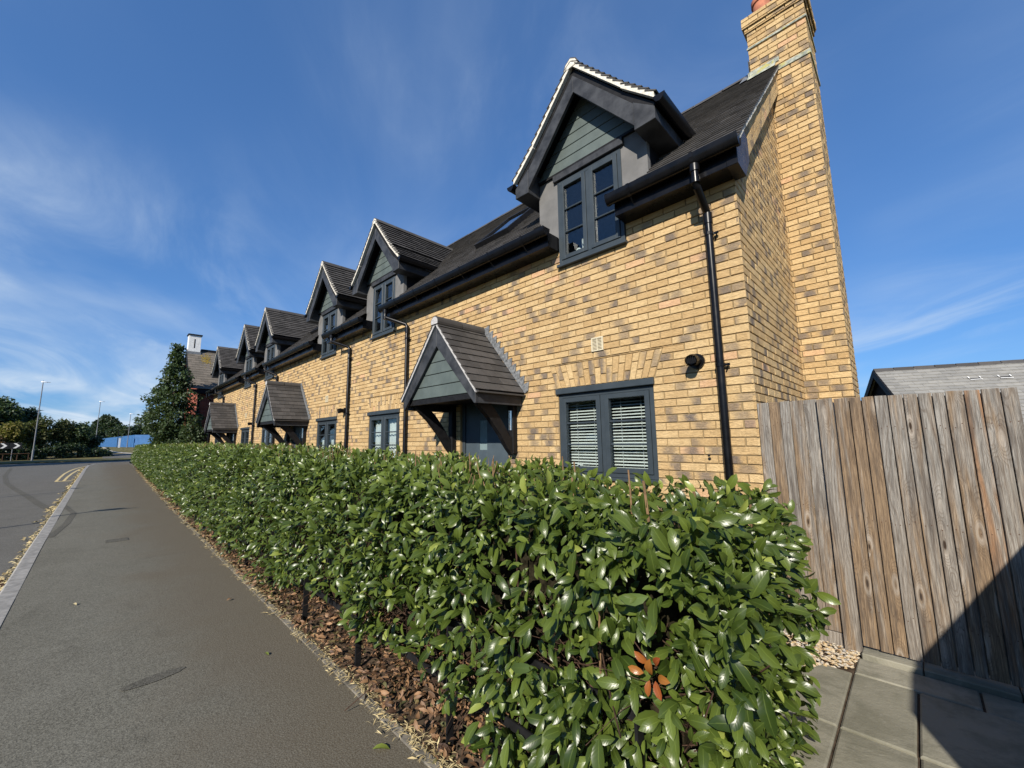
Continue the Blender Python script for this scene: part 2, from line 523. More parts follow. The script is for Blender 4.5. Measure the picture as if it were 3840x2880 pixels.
    cr = s.n('ValToRGB'); el = cr.color_ramp.elements
    el[0].color = (0.42, 0.31, 0.17, 1); el[1].color = (0.20, 0.12, 0.07, 1)
    for pp, cc in ((0.3, (0.55, 0.46, 0.32, 1)), (0.6, (0.36, 0.34, 0.31, 1)), (0.8, (0.50, 0.36, 0.18, 1))):
        e = el.new(pp); e.color = cc
    s.l(t, cr.inputs[0]); s.base(cr.outputs[0], 0.7, 0.3); M['gravel'] = s.m
    M['pole'] = simple('galvanised_pole', (0.20, 0.205, 0.215), 0.5, 0.5, 0.4, var=0.2)
    M['lampw'] = simple('lamp_head', (0.55, 0.58, 0.62), 0.4, 0.4)
    M['blue'] = simple('blue_hoarding', (0.030, 0.12, 0.30), 0.5, 0.4, var=0.12, nscale=1.5)
    M['signblack'] = simple('sign_black', (0.012, 0.012, 0.014), 0.5, 0.3)
    M['signwhite'] = simple('sign_white', (0.70, 0.70, 0.68), 0.5, 0.3)
    s = NT('red_brick_wall'); p = s.pos()
    bt = s.n('TexBrick')
    bt.inputs['Color1'].default_value = (0.26, 0.055, 0.032, 1); bt.inputs['Color2'].default_value = (0.34, 0.085, 0.05, 1)
    bt.inputs['Mortar'].default_value = (0.24, 0.14, 0.10, 1); bt.inputs['Scale'].default_value = 1
    bt.inputs['Brick Width'].default_value = 0.225; bt.inputs['Row Height'].default_value = 0.075; bt.inputs['Mortar Size'].default_value = 0.008
    cb = s.n('CombineXYZ'); sp = s.n('SeparateXYZ'); s.l(p, sp.inputs[0])
    s.l(s.math('ADD', sp.outputs[0], sp.outputs[1]), cb.inputs[0]); s.l(sp.outputs[2], cb.inputs[1]); s.l(cb.outputs[0], bt.inputs['Vector'])
    s.base(bt.outputs[0], 0.9, 0.2); M['redbrick'] = s.m
    s = NT('rusty_iron'); p = s.pos()
    s.base(s.mix(s.noise(p, 20), (0.06, 0.03, 0.02), (0.14, 0.075, 0.045)), 0.7, 0.3, 0.3); M['iron'] = s.m
    s = NT('lichen_yellow'); p = s.pos()
    s.base(s.mix(s.ramp(s.noise(p, 14, 4, 0.7), 0.4, 0.6), (0.34, 0.23, 0.03), (0.16, 0.13, 0.07)), 0.9, 0.1); M['lichen_y'] = s.m


make_materials()


# ------------------------------------------------------------------ mesh helpers
ATTRS = ('tint', 'burn', 'burnx')


class MB:
    """collects pieces of geometry, then links them as one mesh object"""

    def __init__(self):
        self.v, self.f, self.tint, self.burn, self.burnx, self.luv = [], [], [], [], [], []

    def add(self, vs, fs, tint=0.5, burn=0.0, burnx=0.5, luv=None):
        o = len(self.v)
        self.v.extend(vs)
        self.f.extend([tuple(i + o for i in q) for q in fs])
        n = len(vs)
        self.tint.extend([tint] * n); self.burn.extend([burn] * n); self.burnx.extend([burnx] * n)
        self.luv.extend(luv if luv is not None else [(0.5, 0.5, tint)] * n)
        return self

    def box(self, x0, x1, y0, y1, z0, z1, tint=0.5):
        v = [(x0, y0, z0), (x1, y0, z0), (x1, y1, z0), (x0, y1, z0), (x0, y0, z1), (x1, y0, z1), (x1, y1, z1), (x0, y1, z1)]
        return self.add(v, [(0, 3, 2, 1), (4, 5, 6, 7), (0, 1, 5, 4), (1, 2, 6, 5), (2, 3, 7, 6), (3, 0, 4, 7)], tint)

    def prism(self, poly, a, b, tint=0.5):
        """poly: list of points; extruded from offset vector a to offset vector b"""
        n = len(poly)
        A = [tuple(Vector(p) + Vector(a)) for p in poly]
        B = [tuple(Vector(p) + Vector(b)) for p in poly]
        f = [tuple(range(n))[::-1], tuple(range(n, 2 * n))] + [(i, (i + 1) % n, n + (i + 1) % n, n + i) for i in range(n)]
        return self.add(A + B, f, tint)

    def tube(self, pts, r, seg=10, tint=0.5, caps=True, r1=None):
        pts = [Vector(p) for p in pts]
        n = len(pts)
        vs, fs = [], []
        for i, p in enumerate(pts):
            d = (pts[min(i + 1, n - 1)] - pts[max(i - 1, 0)]).normalized()
            ref = Vector((0, 0, 1)) if abs(d.z) < 0.9 else Vector((1, 0, 0))
            a = d.cross(ref).normalized(); b = d.cross(a)
            rr = r if r1 is None else r + (r1 - r) * i / max(1, n - 1)
            for k in range(seg):
                t = 2 * math.pi * k / seg
                vs.append(tuple(p + a * math.cos(t) * rr + b * math.sin(t) * rr))
        for i in range(n - 1):
            for k in range(seg):
                fs.append((i * seg + k, i * seg + (k + 1) % seg, (i + 1) * seg + (k + 1) % seg, (i + 1) * seg + k))
        if caps:
            fs.append(tuple(range(seg))[::-1]); fs.append(tuple(range((n - 1) * seg, n * seg)))
        return self.add(vs, fs, tint)

    def build(self, name, mat, parent=None, smooth=False, kind=None, bevel=0.0):
        me = bpy.data.meshes.new(name)
        me.from_pydata(self.v, [], self.f)
        for an in ATTRS:
            at = me.attributes.new(an, 'FLOAT', 'POINT')
            at.data.foreach_set('value', np.array(getattr(self, an), dtype=np.float32))
        at = me.attributes.new('luv', 'FLOAT_VECTOR', 'POINT')
        at.data.foreach_set('vector', np.array(self.luv, dtype=np.float32).ravel())
        me.materials.append(mat)
        if smooth:
            me.polygons.foreach_set('use_smooth', np.ones(len(me.polygons), dtype=bool))
            if hasattr(me, 'set_sharp_from_angle'):
                me.set_sharp_from_angle(angle=R(40))
        o = bpy.data.objects.new(name, me)
        COL.objects.link(o)
        if parent is not None:
            o.parent = parent
        if kind:
            o['kind'] = kind
        if bevel:
            md = o.modifiers.new('bevel', 'BEVEL'); md.width = bevel; md.segments = 1; md.limit_method = 'ANGLE'
        return o


def np_mesh(name, verts, faces, mat, parent=None, tint=None, luv=None, kind=None, smooth=True):
    """faces: (n,k) int array of one size"""
    me = bpy.data.meshes.new(name)
    nv, (nf, k) = len(verts), faces.shape
    me.vertices.add(nv); me.loops.add(nf * k); me.polygons.add(nf)
    me.vertices.foreach_set('co', verts.astype(np.float32).ravel())
    me.loops.foreach_set('vertex_index', faces.astype(np.int32).ravel())
    me.polygons.foreach_set('loop_start', (np.arange(nf) * k).astype(np.int32))
    me.polygons.foreach_set('loop_total', np.full(nf, k, dtype=np.int32))
    if smooth:
        me.polygons.foreach_set('use_smooth', np.ones(nf, dtype=bool))
    me.update(calc_edges=True)
    if tint is not None:
        at = me.attributes.new('tint', 'FLOAT', 'POINT'); at.data.foreach_set('value', tint.astype(np.float32))
    if luv is not None:
        at = me.attributes.new('luv', 'FLOAT_VECTOR', 'POINT'); at.data.foreach_set('vector', luv.astype(np.float32).ravel())
    me.materials.append(mat)
    o = bpy.data.objects.new(name, me)
    COL.objects.link(o)
    if parent is not None:
        o.parent = parent
    if kind:
        o['kind'] = kind
    return o


def empty(name, loc=(0, 0, 0), parent=None):
    o = bpy.data.objects.new(name, None)
    COL.objects.link(o)
    o.location = loc
    o.empty_display_size = 0.2
    if parent is not None:
        o.parent = parent
    return o


def tag(o, label, cat=None, group=None, kind=None):
    o['label'] = label
    if cat: o['category'] = cat
    if group: o['group'] = group
    if kind: o['kind'] = kind
    return o


def clip(poly, a, b, c):
    """keep the part of a 2-D polygon where a*x+b*y<=c"""
    out = []
    n = len(poly)
    for i in range(n):
        p, q = poly[i], poly[(i + 1) % n]
        dp, dq = a * p[0] + b * p[1] - c, a * q[0] + b * q[1] - c
        if dp <= 0: out.append(p)
        if (dp < 0 < dq) or (dq < 0 < dp):
            t = dp / (dp - dq)
            out.append((p[0] + t * (q[0] - p[0]), p[1] + t * (q[1] - p[1])))
    return out


def area(p):
    return 0.5 * sum(p[i][0] * p[(i + 1) % len(p)][1] - p[(i + 1) % len(p)][0] * p[i][1] for i in range(len(p)))


def subtract(polys, hole):
    """subtract a convex counter-clockwise polygon from convex polygons"""
    hp = []
    n = len(hole)
    for i in range(n):
        p, q = hole[i], hole[(i + 1) % n]
        a, b = (q[1] - p[1]), -(q[0] - p[0])       # outward normal of a ccw polygon
        hp.append((a, b, a * p[0] + b * p[1]))
    res = []
    for poly in polys:
        rest = poly
        for a, b, c in hp:
            outp = clip(rest, -a, -b, -c)
            if len(outp) > 2 and abs(area(outp)) > 4e-4: res.append(outp)
            rest = clip(rest, a, b, c)
            if len(rest) < 3: break
    return res


def offset_in(poly, d):
    """shrink a convex ccw polygon by d"""
    out = poly
    n = len(poly)
    for i in range(n):
        p, q = poly[i], poly[(i + 1) % n]
        ln = math.hypot(q[0] - p[0], q[1] - p[1])
        if ln < 1e-6: continue
        a, b = (q[1] - p[1]) / ln, -(q[0] - p[0]) / ln
        out = clip(out, a, b, a * p[0] + b * p[1] - d)
        if len(out) < 3: return None
    return out


class Pieces:
    """pieces that can be picked apart (bricks, tiles): the largest in the picture become objects, the rest one mesh per parent"""

    def __init__(self, name, rest_name, mat):
        self.name, self.rest, self.mat, self.items = name, rest_name, mat, []

    def add(self, vs, fs, parent, **kw):
        self.items.append((vs, fs, parent, kw))

    def finish(self, limit, min_px=8):
        sc = []
        for i, (vs, fs, parent, kw) in enumerate(self.items):
            P = [px(v) for v in vs]
            xs = [p[0] for p in P]; ys = [p[1] for p in P]
            cx, cyy = sum(xs) / len(xs), sum(ys) / len(ys)
            inside = 0 < cx < W_PX and 0 < cyy < H_PX
            a = (max(xs) - min(xs)) * (max(ys) - min(ys)) if inside else 0
            sc.append((a, i))
        sc.sort(reverse=True)
        own = {i for a, i in sc[:limit] if a > min_px * min_px}
        rest = {}
        for i, (vs, fs, parent, kw) in enumerate(self.items):
            if i in own:
                MB().add(vs, fs, **kw).build(self.name, self.mat, parent)
            else:
                rest.setdefault(parent.name, (parent, MB()))[1].add(vs, fs, **kw)
        for parent, mb in rest.values():
            mb.build(self.rest, self.mat, parent, kind='stuff')


# ------------------------------------------------------------------ brickwork
BL, BH, BJ, BZ = 0.215, 0.065, 0.010, 0.047
REC = 0.011


def brick_piece(poly, u0, z0, full, mp, pieces, parent, flip, burn_p=0.36):
    poly = [tuple(p) for p in poly]
    if area(poly) < 0: poly = poly[::-1]
    fr = offset_in(poly, 0.0028)
    if not fr or len(fr) != len(poly): fr = poly
    n = len(poly)
    out = random.uniform(-0.0015, 0.0015)
    tilt = random.uniform(-0.0012, 0.0012)
    A = [mp(u, z, out - 0.004) for u, z in poly]
    B = [mp(u, z, out + (tilt if i % 2 else -tilt)) for i, (u, z) in enumerate(fr)]
    C = [mp(u, z, -0.018) for u, z in poly]
    vs = C + A + B
    if not flip:
        fs = [(i, (i + 1) % n, n + (i + 1) % n, n + i) for i in range(n)] + [(n + i, n + (i + 1) % n, 2 * n + (i + 1) % n, 2 * n + i) for i in range(n)] + [tuple(range(2 * n, 3 * n))]
    else:
        fs = [(i, n + i, n + (i + 1) % n, (i + 1) % n) for i in range(n)] + [(n + i, 2 * n + i, 2 * n + (i + 1) % n, n + (i + 1) % n) for i in range(n)] + [tuple(range(2 * n, 3 * n))[::-1]]
    rnd = random.random()
    pl = poly + fr
    luv = [((u - u0) / full, (z - z0) / BH, rnd) for u, z in (poly + poly + fr)]
    burn = random.uniform(0.55, 1.0) if random.random() < burn_p else 0.0
    pieces.add(vs, fs, parent, tint=random.random(), burn=burn, burnx=random.choice((random.uniform(-0.05, 0.35), random.uniform(0.6, 1.05), random.uniform(0.3, 0.7))), luv=luv)


def brick_wall(pieces, parent, mp, u0, u1, z0, z1, holes=(), halves=(), parity=0, flip=False, start_half=None, burn_p=0.36):
    """stretcher bond from u0; holes are convex ccw polygons, halves are (a,b,c) half-planes kept"""
    k0 = int(math.floor((z0 - BZ) / 0.075))
    k1 = int(math.ceil((z1 - BZ) / 0.075))
    for k in range(k0, k1):
        zb = BZ + 0.075 * k + 0.005
        zt = zb + BH
        lo, hi = max(zb, z0), min(zt, z1)
        if hi - lo < 0.012: continue
        u = u0
        first = True
        while u < u1 - 0.01:
            ln = BL
            if first and (k + parity) % 2: ln = 0.1025
            first = False
            jit = random.uniform(-0.0025, 0.0025)
            a, b = u + (0.0 if u == u0 else jit), min(u + ln + jit, u1)
            poly = [[(a, lo), (b, lo), (b, hi), (a, hi)]]
            if b - a > 0.02:
                for hole in holes:
                    hx = [p[0] for p in hole]; hz = [p[1] for p in hole]
                    if b < min(hx) or a > max(hx) or hi < min(hz) or lo > max(hz): continue
                    poly = subtract(poly, hole)
                for (ca, cb, cc) in halves:
                    poly = [q for q in (clip(p, ca, cb, cc) for p in poly) if len(q) > 2]
                for p in poly:
                    if abs(area(p)) > 6e-4:
                        brick_piece(p, u, zb, BL, mp, pieces, parent, flip, burn_p)
            u += ln + BJ


def rect(u0, u1, z0, z1, g=0.0):
    return [(u0 - g, z0 - g), (u1 + g, z0 - g), (u1 + g, z1 + g), (u0 - g, z1 + g)]


def backing(mb, mp, u0, u1, z0, z1, rects, depth=REC):
    us = sorted({u0, u1} | {r[0] for r in rects if u0 < r[0] < u1} | {r[1] for r in rects if u0 < r[1] < u1})
    zs = sorted({z0, z1} | {r[2] for r in rects if z0 < r[2] < z1} | {r[3] for r in rects if z0 < r[3] < z1})
    for i in range(len(us) - 1):
        for j in range(len(zs) - 1):
            cu, cz = (us[i] + us[i + 1]) / 2, (zs[j] + zs[j + 1]) / 2
            if any(r[0] < cu < r[1] and r[2] < cz < r[3] for r in rects): continue
            mb.add([mp(us[i], zs[j], -depth), mp(us[i + 1], zs[j], -depth), mp(us[i + 1], zs[j + 1], -depth), mp(us[i], zs[j + 1], -depth)], [(0, 1, 2, 3)])
    for r in rects:                          # reveals of the openings
        a, b, c, d = r
        for p, q in (((a, c), (b, c)), ((b, c), (b, d)), ((b, d), (a, d)), ((a, d), (a, c))):
            mb.add([mp(p[0], p[1], -depth), mp(q[0], q[1], -depth), mp(q[0], q[1], -0.12), mp(p[0], p[1], -0.12)], [(0, 1, 2, 3)])


# ------------------------------------------------------------------ tiles
def tile_slope(pieces, parent, p0, e, s, n, length, slope_len, gauge, width=0.165, keep=None, t=0.013, start=0.0, lift=None):
    """courses of tiles: p0 eave corner, e along the eave, s up the slope, n outward"""
    p0, e, s, n = Vector(p0), Vector(e).normalized(), Vector(s).normalized(), Vector(n).normalized()
    rows = int(round(slope_len / gauge))
    for r in range(rows):
        b = r * gauge
        x = -(width / 2 if r % 2 else 0.0)
        while x < length - 0.005:
            a0, a1 = max(x, 0.0), min(x + width - 0.003, length)
            x += width
            if a1 - a0 < 0.02: continue
            mid = p0 + e * ((a0 + a1) / 2) + s * (b + gauge / 2)
            if keep is not None and not keep(mid): continue
            j = random.uniform(0, 0.003); k2 = random.uniform(-0.002, 0.002)
            top = min(b + gauge + 0.03, slope_len)
            lo, hi = (lift or 0.026) + j, 0.012
            base = [p0 + e * a + s * (bb + (k2 if bb == b else 0)) + n * h for (a, bb, h) in
                    ((a0, b, lo), (a1, b, lo + k2), (a1, top, hi), (a0, top, hi), (a0, b, lo - t), (a1, b, lo - t + k2), (a1, top, hi - t), (a0, top, hi - t))]
            pieces.add([tuple(v) for v in base], [(0, 1, 2, 3), (4, 5, 1, 0), (5, 6, 2, 1), (7, 4, 0, 3)], parent, tint=random.random())


def half_round(mb, p0, p1, r, z_off=0, seg=8, close=True, deep=0.0):
    """gutter along a level line p0-p1: an open half pipe with thickness"""
    p0, p1 = Vector(p0), Vector(p1)
    d = (p1 - p0).normalized(); side = Vector((d.y, -d.x, 0))
    ring = []
    for k in range(seg + 1):
        t = math.pi * k / seg
        ring.append(side * (-math.cos(t) * r) + Vector((0, 0, -math.sin(t) * (r + deep))))
    inner = [q * 0.88 for q in ring]
    prof = ring + inner[::-1]
    m = len(prof)
    vs = [tuple(p0 + q) for q in prof] + [tuple(p1 + q) for q in prof]
    fs = [(i, (i + 1) % m, m + (i + 1) % m, m + i) for i in range(m)]
    mb.add(vs, fs)
    if close:
        for p in (p0, p1):
            mb.add([tuple(p + q + (d * (0.004 if p is p1 else -0.004))) for q in ring], [tuple(range(seg + 1))])
            mb.add([tuple(p + q * 1.04 + d * 0.012) for q in ring] + [tuple(p + q * 1.04 - d * 0.012) for q in ring], [(i, i + 1, seg + 2 + i, seg + 1 + i) for i in range(seg)])
    return mb


def set_parent(o, p):
    o.parent = p
    o.matrix_parent_inverse = p.matrix_basis.inverted()
    return o


_old_build = MB.build


def _build(self, name, mat, parent=None, **kw):
    o = _old_build(self, name, mat, None, **kw)
    if parent is not None: set_parent(o, parent)
    return o


MB.build = _build

# ------------------------------------------------------------------ the terrace
D = 3.84                       # facade plane
XC = -0.93                     # right-hand corner of the end cottage
PITCH = 7.63                   # cottage to cottage
bricks = [Pieces('brick', 'brickwork', M['brick']) for _ in range(3)]
tiles = [Pieces('roof_tile', 'tiling', M['tile']) for _ in range(3)]
RIDGE_Y, ROOF_C = 6.44, 0.50   # roof surface z = y + ROOF_C
DORMERS = (-2.468, -7.36)
WINDOWS = (-2.415, -7.27)
DOOR = -4.385
PIPES = ((-1.168, -1.168), (-6.75, -6.385))


def front_map(u, z, out):
    return (XC - u, D - out, z)


def gable_map(u, z, out):
    return (XC + out, D + u, z)


def make_window(root, cx, w, z0, z1, y, rows, name='window', head=True, sill=True):
    x0, x1 = cx - w / 2, cx + w / 2
    f = MB()
    fw, sw, mw_ = 0.045, 0.052, 0.05
    f.box(x0, x0 + fw, y, y + 0.07, z0, z1); f.box(x1 - fw, x1, y, y + 0.07, z0, z1)
    f.box(x0 + fw, x1 - fw, y, y + 0.07, z1 - fw, z1); f.box(x0 + fw, x1 - fw, y, y + 0.07, z0, z0 + fw)
    f.box(cx - mw_ / 2, cx + mw_ / 2, y, y + 0.07, z0 + fw, z1 - fw)
    win = f.build(name, M['frame'], root, bevel=0.003)
    for sx0, sx1 in ((x0 + fw, cx - mw_ / 2), (cx + mw_ / 2, x1 - fw)):
        s = MB(); a, b = sx0 + 0.002, sx1 - 0.002; c, d = z0 + fw + 0.002, z1 - fw - 0.002
        ys = y - 0.012
        s.box(a, a + sw, ys, ys + 0.06, c, d); s.box(b - sw, b, ys, ys + 0.06, c, d)
        s.box(a + sw, b - sw, ys, ys + 0.06, d - sw, d); s.box(a + sw, b - sw, ys, ys + 0.06, c, c + sw)
        s.build('sash', M['frame'], win, bevel=0.004)
        g = MB(); g.box(a + sw, b - sw, y + 0.022, y + 0.028, c + sw, d - sw)
        g.build('pane', M['glass'], win)
        for r in range(1, rows):
            zz = c + sw + (d - c - 2 * sw) * r / rows
            t = MB(); t.tube([(a + sw - 0.003, y + 0.012, zz), (b - sw + 0.003, y + 0.012, zz)], 0.011, 8)
            t.build('glazing_bar', M['frame'], win)
    if head:
        MB().box(x0 - 0.022, x1 + 0.022, y - 0.045, y + 0.06, z1 + 0.001, z1 + 0.07).build('head', M['frame'], win, bevel=0.006)
    if sill:
        MB().box(x0 - 0.01, x1 + 0.01, y - 0.035, y + 0.06, z0 - 0.035, z0 - 0.001).build('sill', M['frame'], win, bevel=0.004)
    return win


def make_dormer(root, c, ti):
    YF = 3.595
    dm = empty('dormer', (c, D, 4.0)); set_parent(dm, root)
    prof = [(0.0, 5.995), (0.62, 5.995 - 0.62 * 1.17), (0.97, 5.995 - 0.62 * 1.17 - 0.35 * 1.0)]
    for sgn in (1, -1):
        for (d0, za), (d1, zb) in ((prof[0], prof[1]), (prof[1], prof[2])):
            sl = math.hypot(d1 - d0, za - zb)
            n = round(sl / 0.108)
            tile_slope(tiles[ti], dm, (c + sgn * d1, YF - 0.035, zb), (0, 1, 0), (-sgn * (d1 - d0), 0, za - zb), (sgn * (za - zb), 0, d1 - d0),
                       2.3, sl, sl / n, keep=lambda m: m.y < m.z - ROOF_C + 0.12, lift=0.040)
        # sarking under the tiles closes the roof
        ub = MB()
        for (d0, za), (d1, zb) in ((prof[0], prof[1]), (prof[1], prof[2])):
            ub.add([(c + sgn * d0, YF + 0.02, za - 0.005), (c + sgn * d1, YF + 0.02, zb - 0.005), (c + sgn * d1, zb - ROOF_C + 0.15, zb - 0.005), (c + sgn * d0, za - ROOF_C + 0.15, za - 0.005)], [(0, 1, 2, 3)])
            ub.add([(c + sgn * d0, YF + 0.03, za - 0.09), (c + sgn * d1, YF + 0.03, zb - 0.09), (c + sgn * d1, D + 0.3, zb - 0.09), (c + sgn * d0, D + 0.3, za - 0.09)], [(0, 1, 2, 3)])
        ub.build('roof_underside', M['blackm'], dm)
        # white mortar along the verge
        vm = MB()
        for (d0, za), (d1, zb) in ((prof[0], prof[1]), (prof[1], prof[2])):
            vm.prism([(c + sgn * d0, YF - 0.028, za + 0.034), (c + sgn * d1, YF - 0.028, zb + 0.034), (c + sgn * d1, YF - 0.028, zb - 0.035), (c + sgn * d0, YF - 0.028, za - 0.045)], (0, 0, 0), (0, 0.05, 0))
        vm.build('verge_mortar', M['white_mortar'], dm)
        vb = MB()
        vb.prism([(c, YF, 5.94), (c + sgn * 0.62, YF, 5.215), (c + sgn * 0.95, YF, 4.875), (c + sgn * 0.95, YF, 4.78), (c + sgn * 0.62, YF, 5.09), (c, YF, 5.80)], (0, 0.022, 0), (0, 0.05, 0))
        vb.build('verge_board', M['blackm'], dm)
        bb = MB()
        bb.prism([(c, YF, 5.835), (c + sgn * 0.735, YF, 4.985), (c + sgn * 0.735, YF, 4.73), (c, YF, 5.615)], (0, 0.0, 0), (0, 0.045, 0))
        bb.build('barge_board', M['barge'], dm, bevel=0.004)
        bx = MB()
        poly = [(c + sgn * 0.735, YF, 4.675), (c + sgn * 0.96, YF, 4.68), (c + sgn * 0.96, YF, 4.815), (c + sgn * 0.735, YF, 4.995)]
        bx.prism(poly, (0, -0.004, 0), (0, 0.95, 0))
        bx.build('boxed_eave', M['barge'], dm, bevel=0.004)
        gt = MB(); half_round(gt, (c + sgn * 1.02, YF - 0.03, 4.885), (c + sgn * 1.02, 4.42, 4.885), 0.056, deep=0.02)
        gt.build('gutter', M['black'], dm, smooth=True)
        # render cheek: face and return
        ck = MB()
        xa, xb = sorted((c + sgn * 0.447, c + sgn * 0.75))
        ck.box(xa, xb, D - 0.014, D + 0.05, 4.03, 4.875)
        ck.build('render_cheek', M['render'], dm)
        cs = MB()
        xo = c + sgn * 0.75
        cs.prism([(xo, D + 0.05, 4.2), (xo, D + 0.05, 4.92), (xo, 4.55, 4.92)], (-sgn * 0.03, 0, 0), (-sgn * 0.002, 0, 0))
        cs.build('cheek_side', M['blackm'], dm)
    # ridge
    for k in range(5):
        y0 = YF - 0.03 + 0.45 * k
        y1 = min(y0 + 0.435, 5.62)
        if y1 - y0 < 0.1: break
        rg = MB()
        prof_r = [(-0.11, -0.085), (-0.075, -0.02), (0.0, 0.03), (0.075, -0.02), (0.11, -0.085)]
        rg.prism([(c + a, y0, 6.025 + b) for a, b in prof_r], (0, 0, 0), (0, y1 - y0, 0), tint=random.random())
        rg.build('ridge_tile', M['tile'], dm)
    em = MB(); em.prism([(c + a * 0.9, YF - 0.034, 6.01 + b * 0.9) for a, b in ((-0.11, -0.10), (-0.075, -0.02), (0, 0.03), (0.075, -0.02), (0.11, -0.10))], (0, 0, 0), (0, 0.02, 0))
    em.build('ridge_end_mortar', M['white_mortar'], dm)
    # cladding boards
    z = 4.895
    for k in range(6):
        za, zb = z + 0.138 * k, z + 0.138 * (k + 1) - 0.009
        wa, wb = (5.72 - za) / 1.15 + 0.03, max(0.0, (5.72 - zb) / 1.15 + 0.03)
        if wb < 0.02: wb = 0.01
        cb = MB()
        cb.prism([(c - wa, D - 0.03, za), (c + wa, D - 0.03, za), (c + wb, D - 0.03, zb), (c - wb, D - 0.03, zb)], (0, -0.006, 0), (0, 0.04, 0))
        cb.build('cladding_board', M['clad'], dm, bevel=0.004)
    MB().add([(c - 0.8, D - 0.012, 4.88), (c + 0.8, D - 0.012, 4.88), (c, D - 0.012, 5.85)], [(0, 1, 2)]).build('cladding_backing', M['blackm'], dm)
    MB().box(c - 0.76, c + 0.76, D - 0.045, D + 0.02, 4.862, 4.892).build('trim_board', M['blackm'], dm)
    MB().box(c - 0.49, c + 0.49, D - 0.055, D + 0.05, 4.775, 4.860).build('lintel_board', M['barge'], dm, bevel=0.004)
    make_window(dm, c, 0.89, 3.675, 4.765, D - 0.022, 3, 'dormer_window', head=False, sill=False)
    MB().box(c - 0.465, c + 0.465, D - 0.055, D + 0.06, 3.635, 3.672).build('sill', M['frame'], dm, bevel=0.004)
    # the dark room behind the glass
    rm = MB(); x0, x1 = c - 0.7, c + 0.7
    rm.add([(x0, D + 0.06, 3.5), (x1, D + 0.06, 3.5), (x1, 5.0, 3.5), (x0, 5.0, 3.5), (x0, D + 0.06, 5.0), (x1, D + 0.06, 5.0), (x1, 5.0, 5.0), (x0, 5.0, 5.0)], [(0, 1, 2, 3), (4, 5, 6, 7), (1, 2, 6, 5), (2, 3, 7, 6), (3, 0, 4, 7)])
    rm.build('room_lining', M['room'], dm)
    return dm


